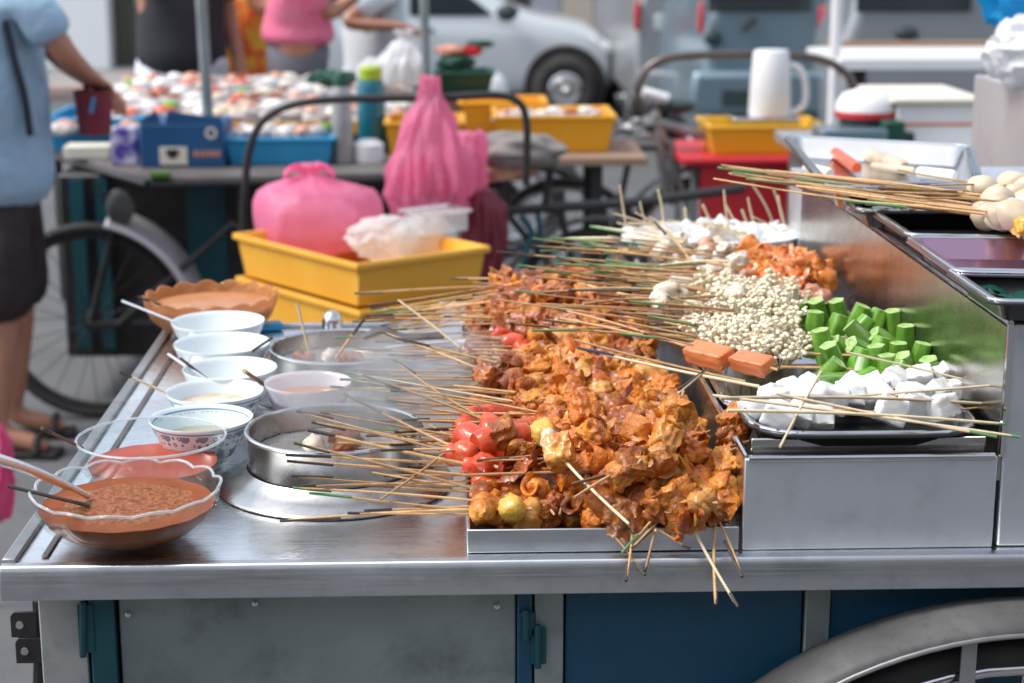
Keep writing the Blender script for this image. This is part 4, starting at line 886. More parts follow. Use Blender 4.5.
def bowl_prof(s=1.0, H=.066, t=.0025):
    out = [(0, .004), (.020, .004), (.0215, 0), (.0245, 0), (.0250, .006)]
    for k in range(1, 15):
        z = .006 + .060 * k / 14; out.append((.0235 + .0425 * math.sqrt((z - .006) / .060) + 0, z))
    out.append((.0655, .0672)); out.append((.0640, .0668))
    for k in range(13, -1, -1):
        z = .0095 + .0565 * k / 14; out.append((max(.0195 + .0445 * math.sqrt(max(z - .0095, 0) / .0565) - .001, .0), z))
    out.append((0, .0092))
    return [(r * s, z * H / .066) for r, z in out]
def bowl(px, py, wpx, label, mat, sauce=None, level=.045, H=.066, foot=None):
    c = G(px, py, C + H); s = wpx / 2 * (c - CAM).length / F / .066; c.z = C + .0012
    o = thing('bowl', label, 'bowl', c)
    b = MB(); b.lathe(bowl_prof(s, H), 64, c); q = b.build('bowl_body', mat, o, ang=60)
    q.location = (0, 0, 0)
    if foot:
        b = MB(); b.lathe([(.0252 * s, .004), (.046 * s, .0178), (.0565 * s, .0420 * H / .066)], 64, c, fn=lambda r_, z, a: (r_ + .0016, z)); b.build('glaze_band', foot, o)
    if sauce:
        lv = level * H / .066; rr = (.0195 + .0445 * math.sqrt((lv - .0095) / .0565) - .0012) * s
        b = MB(); b.lathe([(0, lv - .0005), (rr * .5, lv), (rr * .96, lv), (rr * .995, lv + .001)], 48, c, fn=lambda r_, z, a: (r_, z + .0008 * noise.noise(Vector((r_ * 80 * math.cos(a), r_ * 80 * math.sin(a), 3)))))
        b.build('sauce', sauce, o)
    return o, c, s
B1, c1, s1 = bowl(201, 419, 102, 'blue and white porcelain bowl with a lattice band, nearest of the bowls', M['bluewhite'], M['oily'], .040)
B2, c2, s2 = bowl(215, 392, 96, 'blue patterned porcelain bowl with curry crumbs, second from the front', M['bluewhite'], M['milky'], .046)
B3, c3, s3 = bowl(230, 369, 93, 'plain white bowl just behind the two blue patterned bowls', M['porcelain'], M['milky'], .018)
B4, c4, s4 = bowl(222, 344, 95, 'plain white bowl, second from the scalloped glass bowl', M['porcelain'], M['milky'], .018, H=.070)
B5, c5, s5 = bowl(218, 322, 92, 'plain white bowl right in front of the scalloped glass bowl', M['porcelain'], M['milky'], .018, H=.070)
B6, c6, s6 = bowl(308, 383, 87, 'pinkish white bowl of orange oily sauce between the two pots', M['porcelain_pink'], M['sauce_orange'], .046, foot=M['plum'])
# skewers and spoons resting in bowls
def rod(name, label, cat, a, b_, r_, mat, tipmat=None, tl=.3):
    b = MB(); a = Vector(a); b_ = Vector(b_); b.tube([a, b_], r_, 8); o = b.build(name, mat, origin=a); tag(o, label, cat)
    if tipmat:
        b = MB(); b.tube([a - (b_ - a) * .002, a.lerp(b_, tl)], r_ * 1.15, 8); b.build('coloured_tip', tipmat, o)
    return o
rod('skewer', 'black tipped stick leaning out of the second plain white bowl to the right', 'skewer', G(272, 338, C + .095), G(236, 362, C + .050), .0022, M['tip_black'])
rod('spoon', 'thin steel spoon handle crossing the left edge of the plain white bowls', 'spoon', G(168, 354, C + .080), G(206, 379, C + .050), .0024, M['spoon'])
rod('skewer', 'dark stick beside the thin spoon handle at the left of the bowls', 'skewer', G(180, 358, C + .078), G(207, 379, C + .048), .0022, M['tip_black'])
rod('skewer', 'brown handled stick dipped in the pink bowl of orange sauce', 'skewer', G(244, 371, C + .095), G(282, 396, C + .034), .0030, M['tip_brown'], M['stick'], .05)
rod('skewer', 'pale stick lying over the left rim of the curry crumb bowl', 'skewer', G(120, 372, C + .09), G(178, 398, C + .050), .0020, M['stick_pale'], M['tip_black'], .2)
rod('skewer', 'light stick standing up from the far pot', 'skewer', V(297, 303, fc.y), G(310, 356, C + .055), .0022, M['stick_pale'])
rod('skewer', 'black tipped stick leaning up to the right out of the far pot', 'skewer', V(364, 319, fc.y - .01), G(336, 358, C + .05), .0022, M['stick'], M['tip_black'], .4)
rod('skewer', 'light handle poking out of the far left of the scalloped glass bowl', 'skewer', V(122, 301, 2.93), G(175, 322, C + .05), .0024, M['spoon'])
rod('skewer', 'dark handle leaning on the scalloped rim', 'skewer', V(138, 297, 2.95), G(182, 312, C + .055), .0024, M['tip_black'])

# ---- glass bowls
def scallop(n, am, az):
    def f(r_, z, a): k = abs(math.sin(n * a / 2)); return (r_ * (1 + am * k * (z / .06)), z + az * k * max(0, z / .055 - .55))
    return f
c = Vector((G(130, 540, C).x, 1.951, C + .001))
gb = thing('glass_bowl', 'scalloped clear glass bowl of brown peanut sauce at the front left corner', 'bowl', c)
rr = .106
prof = [(0, .0015), (.045, .001), (.054, .003), (.080, .014), (.097, .030), (.104, .046), (rr, .062), (rr - .002, .0635), (rr - .0045, .062), (.1005, .046), (.0935, .031), (.077, .0165), (.052, .006), (0, .005)]
b = MB(); b.lathe(prof, 120, c, fn=scallop(14, .035, .007)); b.build('glass_wall', M['glass'], gb)
b = MB(); b.lathe([(0, .0056), (.048, .0062), (.0760, .0172), (.0925, .0320), (.0990, .0440), (.0992, .0452), (.083, .0454), (.05, .0450)], 96, c, fn=scallop(14, .03, 0)); b.build('sauce', M['sauce_brown'], gb)
def fn(u, v):
    a = u * 2 * math.pi; q = v * .084 * (1 + .03 * abs(math.sin(7 * a)) * .75); x, y = q * math.cos(a), q * math.sin(a)
    k = 1 if v < .97 else 0
    return c + Vector((x, y, .0452 + k * (.0030 * max(0, 1 - (v * 1.15) ** 2) + max(0, 1 - v ** 4) * (.0014 * noise.noise(Vector((x * 70, y * 70, 0))) + .0008 * noise.noise(Vector((x * 230, y * 230, 4)))))))
b = MB(); b.grid(fn, 140, 50); b.build('peanut_crumb_surface', M['sauce_top'], gb)
f_ = scallop(14, .035, .007); b = MB(); b.tube([c + Vector((q[0] * math.cos(a), q[0] * math.sin(a), q[1])) for a in [2 * math.pi * i / 140 for i in range(140)] for q in [f_(rr - .001, .0625, a)]], .0019, 6, True); b.build('glass_lip', M['glass_rim_glint'], gb)
# nuts and chilli bits
# spoon entering from the left
def bar(name, label, cat, pts, rs, mat):
    b = MB(); b.tube(pts, rs, 12); o = b.build(name, mat, origin=pts[0]); return tag(o, label, cat)
sp0 = G(-30, 452, C + .155); sp1 = G(88, 497, C + .052)
e = thing('spoon', 'large steel serving spoon resting in the peanut sauce from the left', 'spoon', sp0)
b = MB(); d = (sp1 - sp0); side = Vector((-d.y, d.x, 0)).normalized()
def spoonfn(u, v):
    w_ = .0125 - .0060 * u ** 1.4; s_ = (v - .5) * 2
    return sp0 + d * u + side * w_ * s_ + Vector((0, 0, .004 * (1 - s_ * s_) + .006 * math.sin(u * 3)))
b.tube([sp0 + d * (k / 12) + Vector((0, 0, .006 * math.sin(k / 4))) for k in range(13)], [.0078 - .0038 * k / 12 for k in range(13)], 14); b.build('spoon_handle', M['spoon'], e)
b = MB(); b.blob(sp1 + d.normalized() * .022 + Vector((0, 0, -.006)), (.05, .038, .012), 3, 0, 0); b.build('spoon_bowl', M['spoon'], e)
rod('skewer', 'dark stick leaning over the left rim into the peanut sauce', 'skewer', G(8, 486, C + .075), G(90, 506, C + .050), .0023, M['tip_black'])
rod('skewer', 'thin brown stick leaning into the pink sauce from the left', 'skewer', G(42, 428, C + .115), G(82, 448, C + .060), .0022, M['tip_brown'], M['tip_black'], .2)
# second glass bowl
c = G(150, 441, C + .068); c.z = C + .001; r2 = 73 * (G(150, 441, C + .068) - CAM).length / F; c.y += .012
g2 = thing('glass_bowl', 'clear glass bowl of pink chilli sauce behind the peanut sauce', 'bowl', c)
b = MB(); b.lathe([(0, .001), (r2 * .55, .001), (r2 * .80, .010), (r2 * .94, .035), (r2, .068), (r2 - .0015, .0695), (r2 - .004, .068), (r2 * .94 - .004, .036), (r2 * .80 - .003, .0125), (r2 * .5, .005), (0, .004)], 80, c); b.build('glass_wall', M['glass'], g2)
b = MB(); b.lathe([(0, .0055), (r2 * .5, .0056), (r2 * .80 - .004, .0135), (r2 * .88 - .005, .0285), (r2 * .92 - .0055, .0360), (r2 * .4, .0360), (0, .036)], 64, c, fn=lambda r_, z, a: (r_, z + (.001 * noise.noise(Vector((r_ * 60 * math.cos(a), r_ * 60 * math.sin(a), 1))) if z > .029 else 0))); b.build('sauce', M['sauce_pink'], g2)
b = MB(); b.tube([c + Vector(((r2 - .001) * math.cos(a), (r2 - .001) * math.sin(a), .069)) for a in [2 * math.pi * i / 80 for i in range(80)]], .0018, 6, True); b.build('glass_lip', M['glass_rim_glint'], g2)
# far scalloped bowl
c = G(211, 301, C + .060); r3 = 63 * (c - CAM).length / F; c.z = C + .001
g3 = thing('glass_bowl', 'scalloped glass bowl of tan sauce at the far left corner of the cart', 'bowl', c)
s = r3 / .106
b = MB(); b.lathe([(r_ * s, z * 1.05) for r_, z in prof], 120, c, fn=scallop(16, .05, .012)); b.build('glass_wall', M['smeared'], g3)
b = MB(); b.lathe([(r_ * s, z) for r_, z in [(0, .0058), (.048, .0064), (.0700, .0175), (.0870, .0325), (.0975, .0470), (.1005, .0530), (.05, .0535), (0, .0535)]], 96, c, fn=scallop(16, .04, 0)); b.build('sauce', M['sauce_tan'], g3)
o = MB().cbox((0, 0, 0), (.05, .035, .012), .3, Matrix.Translation(G(268, 326, C + .008))).build('blue_lid', M['blue_plastic'], bevel=.003, origin=G(268, 326, C + .008)); tag(o, 'small bright blue lid behind the plain white bowls', 'lid')
b = MB(); p = G(332, 322, C + .03); b.lathe([(.016, -.028), (.018, .0), (.014, .014), (.006, .020), (0, .021)], 20, p); o = b.build('jar', M['chrome'], origin=p + Vector((0, 0, -.028))); tag(o, 'small shiny jar just behind the far pot', 'jar')

# ---- steam over the pots
def steam(name, c, d, dens, label, seed):
    b = MB(); b.blob((0, 0, 0), d, 4, seed, .22, 1.2)
    m = bpy.data.materials.new('steam_vapour'); m.use_nodes = True; n = m.node_tree.nodes; l = m.node_tree.links; n.remove(n['Principled BSDF'])
    pv = n.new('ShaderNodeVolumePrincipled'); pv.inputs['Color'].default_value = (.97, .97, .98, 1); pv.inputs['Anisotropy'].default_value = .2
    tc = n.new('ShaderNodeTexCoord'); mp = n.new('ShaderNodeMapping'); mp.inputs['Scale'].default_value = (1, 1, .55); l.new(tc.outputs['Object'], mp.inputs[0])
    nz = n.new('ShaderNodeTexNoise'); nz.inputs['Scale'].default_value = 9; nz.inputs['Detail'].default_value = 2; nz.inputs['Distortion'].default_value = 1.2; l.new(mp.outputs[0], nz.inputs['Vector'])
    # fade to nothing towards the ellipsoid's surface
    sc_ = n.new('ShaderNodeVectorMath'); sc_.operation = 'DIVIDE'; sc_.inputs[1].default_value = (d[0] / 2, d[1] / 2, d[2] / 2); l.new(tc.outputs['Object'], sc_.inputs[0])
    ln = n.new('ShaderNodeVectorMath'); ln.operation = 'LENGTH'; l.new(sc_.outputs[0], ln.inputs[0])
    fd = n.new('ShaderNodeMapRange'); fd.inputs[1].default_value = .85; fd.inputs[2].default_value = .1; fd.inputs[3].default_value = 0; fd.inputs[4].default_value = 1; l.new(ln.outputs['Value'], fd.inputs[0])
    mr = n.new('ShaderNodeMapRange'); mr.inputs[1].default_value = .40; mr.inputs[2].default_value = .72; mr.inputs[3].default_value = 0; mr.inputs[4].default_value = dens; l.new(nz.outputs['Fac'], mr.inputs[0])
    mu = n.new('ShaderNodeMath'); mu.operation = 'MULTIPLY'; l.new(mr.outputs[0], mu.inputs[0]); l.new(fd.outputs[0], mu.inputs[1])
    l.new(mu.outputs[0], pv.inputs['Density']); l.new(pv.outputs[0], n['Material Output'].inputs['Volume'])
    o = b.build(name, m); o.location = c; tag(o, label, 'steam', kind='stuff'); return o
steam('steam', pc + Vector((.03, .02, ph + .05)), (.30, .30, .18), 34, 'thin white steam rising from the near pot', 3)
steam('steam', fc + Vector((.15, -.14, fh + .0)), (.34, .40, .13), 40, 'white steam drifting from the far pot over the cooked skewers', 8)
# ================================================================== GROUND AND FAR SETTING
b = MB(); b.box(-150, 150, -40, 260, -.3, 0); structure(b.build('ground', M['asphalt']))
YP = 17.6      # far pavement
b = MB(); b.box(-40, 40, YP, YP + .18, .004, .13); structure(b.build('kerb', M['kerb'], bevel=.02))
b = MB(); b.box(-40, 40, YP + .181, YP + 2.6, .004, .128); structure(b.build('pavement', M['pavement']))
YB2 = YP + 2.2
def Xat(px, Y, py=40): return V(px, py, Y).x
sh = thing('shophouse', 'row of plastered shopfronts across the street behind the parked cars', 'building', (0, YB2 + 2, 0))
# ground floor piers and openings, by their edges
segs = [(-900, -400, 'plaster', 0), (-398, -200, 'door_olive', .35), (-198, 108, 'plaster', 0), (110, 150, 'door_olive', .35), (152, 300, 'plaster', 0), (302, 505, 'shutter', .35), (507, 531, 'door_olive', .3),
        (532, 561, 'plaster_lilac', .1), (562, 593, 'plaster_beige', .05), (594, 612, 'plaster', 0), (639, 760, 'plaster', 0), (762, 980, 'shutter', .35), (982, 1300, 'plaster', 0), (1302, 1600, 'door_olive', .35), (1602, 2100, 'plaster', 0)]
for a, c_, m, rec in segs:
    x0, x1 = Xat(a, YB2), Xat(c_, YB2); b = MB(); b.box(x0, x1, YB2 + rec, YB2 + .6, .13, 3.0)
    b.build({'plaster': 'pier', 'door_olive': 'door', 'shutter': 'shutter'}.get(m, 'pier'), M[m], sh)
x0, x1 = Xat(612, YB2), Xat(639, YB2)
b = MB(); b.box(x0, x1, YB2 + .05, YB2 + .6, .13, V(0, 32, YB2).z - .0); b.build('wall', M['plaster'], sh)
b = MB(); b.box(x0, x1, YB2 + .25, YB2 + .6, V(0, 32, YB2).z + .002, 2.6); b.build('window', M['glass_dark'], sh)
b = MB(); b.box(x0, x1, YB2 + .05, YB2 + .6, 2.602, 3.0); b.build('lintel', M['plaster'], sh)
b = MB(); b.box(Xat(-900, YB2), Xat(2100, YB2), YB2 - .3, YB2 + 8, 3.002, 4.9); b.build('upper_wall', M['plaster'], sh)
for k in range(16):
    x = -14 + k * 2.3; b = MB(); b.box(x, x + 1.1, YB2 - .33, YB2 - .28, 3.5, 4.6); w_ = b.build('window', M['shutter'], sh)
    b = MB(); b.box(x - .06, x + 1.16, YB2 - .37, YB2 - .31, 3.42, 3.48); b.build('sill', M['plaster_beige'], w_)
b = MB(); b.prism([(YB2 - .7, 4.9), (YB2 + 4, 5.7), (YB2 + 8.4, 4.9)], Xat(-900, YB2), Xat(2100, YB2), 'X'); b.build('roof', M['kerb'], sh)

ns = thing('shophouse', 'unseen plastered shophouse standing behind the photographer on the near side of the street', 'building', (0, -6, 0))  # out of view; put in and sized for steel reflections and less front light
b = MB(); b.box(-16, 16, -11.5, -7.2, 3.1, 6.0); b.build('upper_wall', M['plaster_beige'], ns)
for k in range(9): b = MB(); b.box(-16 + k * 3.9, -15.2 + k * 3.9, -8.0, -7.4, 0.001, 3.1); b.build('pier', M['plaster_beige'], ns)
b = MB(); b.box(-16, 16, -11.5, -9.6, .001, 3.1); b.build('shop_wall', M['plaster_lilac'], ns)
for k in range(8): b = MB(); b.box(-15 + k * 3.9, -12.6 + k * 3.9, -9.59, -9.5, .001, 2.6); b.build('shutter', M['shutter'], ns); b = MB(); b.box(-14.4 + k * 3.9, -13.2 + k * 3.9, -7.19, -7.14, 3.8, 5.2); b.build('window', M['shutter'], ns)
# ================================================================== VEHICLES
def loft(stations, n=16):
    """stations: (x, half width, z bottom, z shoulder, z top, top half width)"""
    vs = []; fs = []
    for (x, w_, zb, zs, zt, wt) in stations:
        pts = [(-w_ * .9, zb), (-w_, zb + .12), (-w_ * 1.0, zs * .7 + zb * .3), (-w_ * .97, zs), (-wt, zt - .05 * (zt - zs)), (-wt * .8, zt), (0, zt + .02), (wt * .8, zt), (wt, zt - .05 * (zt - zs)), (w_ * .97, zs), (w_, zs * .7 + zb * .3), (w_, zb + .12), (w_ * .9, zb)]
        vs += [(x, y, z) for y, z in pts]
    k = 13
    for i in range(len(stations) - 1):
        for j in range(k): fs.append((i * k + j, i * k + (j + 1) % k, (i + 1) * k + (j + 1) % k, (i + 1) * k + j))
    fs.append(tuple(range(k))[::-1]); fs.append(tuple((len(stations) - 1) * k + j for j in range(k)))
    return vs, fs
def car_body(parent, stations, mat, Mx, sub=2):
    vs, fs = loft(stations); b = MB(); b.add(vs, fs, Mx); o = b.build('body', mat, parent, ang=180)
    s_ = o.modifiers.new('sub', 'SUBSURF'); s_.levels = sub; s_.render_levels = sub
    return o
# silver car across the street, nose to the right
wcx = V(565, 86, 15.4); cz = .30; k = 1.0
cy = 15.4; cx = wcx.x
car = thing('parked_car', 'silver white hatchback parked side on across the street, nose to the right', 'car', (cx - 1.2, cy + .8, 0))
Mx = Matrix.Translation((cx, cy + .78, 0)) @ Matrix.Diagonal((1, 1, .95, 1))
st = [(-3.35, .55, .35, .75, .95, .45), (-3.25, .74, .22, .90, 1.28, .55), (-2.9, .79, .20, .93, 1.46, .58), (-2.2, .80, .20, .93, 1.52, .60), (-1.3, .80, .20, .93, 1.50, .60), (-.75, .80, .20, .93, 1.24, .60), (-.38, .80, .20, .92, .98, .70), (.0, .79, .22, .86, .93, .68), (.26, .76, .24, .80, .86, .62), (.38, .70, .24, .68, .74, .55), (.46, .62, .28, .54, .58, .45)]
car_body(car, st, M['car_silver'], Mx)
for wx, side in ((0, -1), (0, 1), (-2.45, -1), (-2.45, 1)):
    yy = cy + .78 + side * .74
    e = wheel(car, (cx + wx, yy - .02 * side * -1 - (.05 if side < 0 else -.05), .29), .29, .15, spokes=0)
    b = MB()
    b.lathe([(0, .012), (.05, .014), (.17, 0), (.19, -.02), (0, -.03)], 24, Mx=Matrix.Translation((cx + wx, yy + side * .10, .29)) @ Matrix.Rotation(R(90) * (1 if side < 0 else -1), 4, 'X'))
    b.build('hubcap', M['chrome'], e)
    b = MB(); b.lathe([(.20, 0), (.36, 0), (.36, -.08), (.20, -.08)], 32, Mx=Matrix.Translation((cx + wx, yy + side * .055, .31)) @ Matrix.Rotation(R(90) * (1 if side < 0 else -1), 4, 'X')); b.build('wheel_arch', M['black_metal'], car)
def panel(parent, name, mat, pts, y, t=.012):
    b = MB(); b.prism(pts, y, y + t, 'Y'); return b.build(name, mat, parent, bevel=.004)
yy = cy + .78 - .79
panel(car, 'side_window', M['glass_dark'], [(cx - 2.3, .92), (cx - 1.42, .92), (cx - 1.42, 1.30), (cx - 2.1, 1.30)], yy + .012)
panel(car, 'side_window', M['glass_dark'], [(cx - 1.35, .92), (cx - .62, .92), (cx - 1.05, 1.26), (cx - 1.35, 1.29)], yy + .012)
panel(car, 'door_gap', M['black_metal'], [(cx - 1.40, .30), (cx - 1.385, .30), (cx - 1.385, .90), (cx - 1.40, .90)], yy - .004)
panel(car, 'door_handle', M['black_metal'], [(cx - 1.30, .78), (cx - 1.14, .78), (cx - 1.14, .81), (cx - 1.30, .81)], yy - .012)
p = V(507, 20, cy); b = MB(); b.blob((p.x, yy - .08, .95), (.20, .14, .15), 2, 1, .05); b.build('wing_mirror', M['shutter'], car)
b = MB(); b.blob((cx + .34, yy + .14, .62), (.20, .12, .16), 2, 1, 0); b.build('headlight', M['lamp_clear'], car)

def van(name, label, cat, px0, px1, Y, L, H, mat, rot=0, win=None, lamps=None, plate=None, bump=None, groundz=0, extra=None):
    """rear faces the camera at depth Y between px0 and px1"""
    x0, x1 = Xat(px0, Y), Xat(px1, Y); w_ = x1 - x0; cx_ = (x0 + x1) / 2
    o = thing(name, label, cat, (cx_, Y + L / 2, 0)); hw = w_ / 2
    b = MB(); prof = [(-hw, .35), (-hw, 1.0), (-hw + .05, 1.15), (-hw + .16, H - .12), (-hw + .3, H), (hw - .3, H), (hw - .16, H - .12), (hw - .05, 1.15), (hw, 1.0), (hw, .35)]
    b.prism([(cx_ + u, v) for u, v in prof], Y, Y + L, 'Y'); b.build('body', mat, o, bevel=.07, seg=4)
    for sx in (-1, 1):
        for yy in (Y + .75, Y + L - .8):
            wheel(o, (cx_ + sx * (hw - .09), yy, .32), .32, .17, spokes=0, axis='X')
    b = MB(); b.box(cx_ - hw + .02, cx_ + hw - .02, Y - .10, Y + .03, .32, .60); b.build('rear_bumper', mat if bump is None else bump, o, bevel=.04, seg=3)
    if win:
        a, c_, t, bt = win; p0 = V(a, bt, Y - .015); p1 = V(c_, t, Y - .015); p1.z = max(p1.z, min(H - .18, p0.z + .5))
        b = MB(); b.box(p0.x, p1.x, Y - .015, Y - .003, p0.z, p1.z); b.build('rear_window', M['glass_dark'], o, bevel=.01)
    for (a, c_, t, bt) in lamps or []:
        p0 = V(a, bt, Y - .03); p1 = V(c_, t, Y - .03); b = MB(); b.box(p0.x, p1.x, Y - .03, Y + .02, p0.z, max(p1.z, p0.z + .2)); b.build('tail_lamp', M['lamp_red'], o, bevel=.015)
    if plate:
        a, c_, t, bt = plate; p0 = V(a, bt, Y - .02); p1 = V(c_, t, Y - .02); b = MB(); b.box(p0.x, p1.x, Y - .025, Y - .005, p0.z, p1.z); q = b.build('number_plate', M['plate_black'], o)
        b = MB(); n_ = 6; W = p1.x - p0.x; Hh = p1.z - p0.z
        for k in range(n_):
            xx = p0.x + W * (.1 + .8 * k / n_); b.box(xx, xx + W * .09, Y - .028, Y - .0255, p0.z + Hh * .22, p1.z - Hh * .22)
        b.build('plate_characters', M['white'], q)
    if extra: extra(o, Y, cx_, hw)
    return o
def ex1(o, Y, cx_, hw):
    p0 = V(655, 30, Y - .02); b = MB(); b.box(p0.x, V(664, 16, Y).x, Y - .02, Y - .004, p0.z, V(660, 14, Y).z); b.build('emblem', M['lamp_clear'], o, bevel=.01)
    b = MB(); b.box(cx_ - hw + .1, cx_ + hw - .1, Y - .012, Y + .01, .62, .66); b.build('trim_strip', M['shutter'], o)
van('parked_van', 'warm silver van seen from behind with a black plate, left of the blue grey one', 'van', 636, 722, 13.6, 4.0, 1.95, M['van_silver'], lamps=[(634, 641, 2, 30), (697, 703, 14, 42)], plate=(666, 698, 16, 34), extra=ex1)
def ex2(o, Y, cx_, hw):
    b = MB(); p = V(713, 38, Y - .02); b.blob(p, (.12, .05, .10), 2, 1, 0); b.build('lock', M['shutter'], o)
    b = MB(); b.tube([V(742, 30, Y - .03), V(756, 18, Y - .03)], .016, 8); b.build('wiper', M['black_metal'], o)
    b = MB(); p0 = V(690, 95, Y - .13); p1 = V(822, 70, Y - .13); b.box(p0.x, p1.x, Y - .22, Y - .11, p0.z - .12, p1.z); b.build('step_bumper', M['van_blue'], o, bevel=.04)
    for a in (722, 738):
        p0 = V(a, 106, Y - .225); b = MB(); b.box(p0.x, p0.x + .09, Y - .235, Y - .222, p0.z, p0.z + .1); b.build('bumper_reflector', M['shutter'], o)
van('parked_van', 'blue grey van seen from behind with a dark rear window', 'van', 704, 838, 11.2, 4.2, 1.9, M['van_blue'], win=(708, 812, 0, 12), lamps=[(698, 705, 2, 34), (818, 832, 14, 38)], extra=ex2)
def ex3(o, Y, cx_, hw):
    p = V(907, 34, Y - .02); b = MB(); b.blob(p, (.14, .05, .09), 2, 1, 0); b.build('lock', M['shutter'], o)
van('parked_van', 'grey van seen from behind at the right, behind the stall counter', 'van', 842, 1120, 10.4, 4.4, 1.95, M['van_grey'], win=(856, 972, 0, 12), lamps=[(1080, 1100, 2, 40)], extra=ex3)
b = MB(); p = V(835, 60, 8.5); b.tube([(p.x, 8.5, 0), (p.x, 8.5, 2.6)], .028, 12); o = b.build('pole', M['white'], origin=(p.x, 8.5, 0)); tag(o, 'slim white pole standing in front of the parked vans', 'pole')

# ================================================================== PEOPLE
def skin_mesh(name, verts, edges, radii, mat, parent, origin, sub=2, root=0):
    me = bpy.data.meshes.new(name); me.from_pydata([tuple(Vector(v) - origin) for v in verts], edges, []); o = bpy.data.objects.new(name, me); COL.objects.link(o)
    o.modifiers.new('s', 'SKIN'); me.skin_vertices[0].data[root].use_root = True
    for i, r_ in enumerate(radii):
        rr = r_ if isinstance(r_, tuple) else (r_, r_); me.skin_vertices[0].data[i].radius = rr
        me.skin_vertices[0].data[i].use_root = (i == root)
    o.modifiers[0].use_smooth_shade = True
    q = o.modifiers.new('u', 'SUBSURF'); q.levels = sub; q.render_levels = sub
    bpy.context.view_layer.update(); dg = bpy.context.evaluated_depsgraph_get()
    m2 = bpy.data.meshes.new_from_object(o.evaluated_get(dg)); m2.name = name
    o.modifiers.clear(); o.data = m2; m2.materials.clear(); m2.materials.append(mat); m2.shade_smooth(); o.parent = parent
    return o
def person(label, loc, face, J=None, shirt=None, bottom=None, sleeve='short', legs='short', hair=True, scale=1.0, heavy=1.0, sandals=False, group=None):
    """loc: ground point, face: heading in degrees (0 = +Y); J: joint overrides in world coordinates"""
    loc = Vector(loc); Rz = Matrix.Rotation(R(face), 3, 'Z')
    D = dict(pelvis=(0, 0, .94), spine=(0, 0, 1.10), chest=(0, .01, 1.30), neck=(0, 0, 1.46), head0=(0, .01, 1.54), head=(0, .02, 1.62), crown=(0, .01, 1.70), nose=(0, .115, 1.60),
             shL=(-.17, 0, 1.40), elL=(-.22, -.02, 1.12), wrL=(-.22, .10, .90), shR=(.17, 0, 1.40), elR=(.22, -.02, 1.12), wrR=(.22, .10, .90),
             hipL=(-.09, 0, .90), knL=(-.10, .03, .50), anL=(-.10, 0, .08), toL=(-.12, .17, .03), hipR=(.09, 0, .90), knR=(.10, .03, .50), anR=(.10, 0, .08), toR=(.12, .17, .03))
    W = {k: loc + Rz @ (Vector(v) * scale) for k, v in D.items()}
    if J: W.update({k: Vector(v) for k, v in J.items()})
    o = thing('person', label, 'person', loc, group)
    rad = dict(pelvis=(.135 * heavy, .11 * heavy), spine=(.125 * heavy, .105 * heavy), chest=(.135 * heavy, .11 * heavy), neck=.052, head0=.062, head=.088, crown=.062, nose=.016, shL=.058, elL=.040, wrL=.026, shR=.058, elR=.040, wrR=.026, hipL=.085, knL=.055, anL=.038, toL=.028, hipR=.085, knR=.055, anR=.038, toR=.028)
    E = [('pelvis', 'spine'), ('spine', 'chest'), ('chest', 'neck'), ('neck', 'head0'), ('head0', 'head'), ('head', 'crown'), ('head', 'nose'), ('chest', 'shL'), ('shL', 'elL'), ('elL', 'wrL'), ('chest', 'shR'), ('shR', 'elR'), ('elR', 'wrR'),
         ('pelvis', 'hipL'), ('hipL', 'knL'), ('knL', 'anL'), ('anL', 'toL'), ('pelvis', 'hipR'), ('hipR', 'knR'), ('knR', 'anR'), ('anR', 'toR')]
    names = list(rad); vs = [W[k] for k in names]; rs = [rad[k] if isinstance(rad[k], tuple) else rad[k] * scale for k in names]; es = [(names.index(a), names.index(c_)) for a, c_ in E]
    for sd_ in 'LR':
        wr, el = W['wr' + sd_], W['el' + sd_]; d = (wr - el).normalized(); lat = d.cross(Vector((0, 0, 1)))
        if lat.length < .1: lat = Vector((1, 0, 0))
        lat.normalize(); nrm = lat.cross(d).normalized()
        if nrm.z > 0: nrm = -nrm
        pi = len(vs); vs.append(wr + d * .05); rs.append((.034, .018)); es.append((names.index('wr' + sd_), pi))
        for q in range(4):
            base = wr + d * .085 + lat * (q - 1.5) * .019; L_ = (.062, .072, .068, .052)[q]
            ch = [base, base + d * L_ * .45 + nrm * .010, base + d * L_ * .75 + nrm * .028, base + d * L_ * .85 + nrm * .045]
            pv = pi
            for t, r_ in zip(ch, (.010, .0095, .0085, .007)): vs.append(t); rs.append(r_); es.append((pv, len(vs) - 1)); pv = len(vs) - 1
        sg = 1 if sd_ == 'L' else -1
        ch = [wr + d * .035 + lat * sg * .030 + nrm * .004, wr + d * .065 + lat * sg * .042 + nrm * .014, wr + d * .088 + lat * sg * .040 + nrm * .026]; pv = pi
        for t, r_ in zip(ch, (.012, .0105, .008)): vs.append(t); rs.append(r_); es.append((pv, len(vs) - 1)); pv = len(vs) - 1
    skin_mesh('body', vs, es, rs, M['skin'], o, loc, root=0)
    lerp = lambda a, c_, t: W[a].lerp(W[c_], t)
    # shirt
    hem = lerp('spine', 'pelvis', 1.5); tv = [hem, lerp('pelvis', 'spine', .6), W['spine'], W['chest'], lerp('chest', 'neck', .55)]
    tr = [(.175 * heavy, .175 * heavy), (.172 * heavy, .172 * heavy), (.165 * heavy, .16 * heavy), (.165 * heavy, .16 * heavy), (.085, .08)]; te = [(0, 1), (1, 2), (2, 3), (3, 4)]
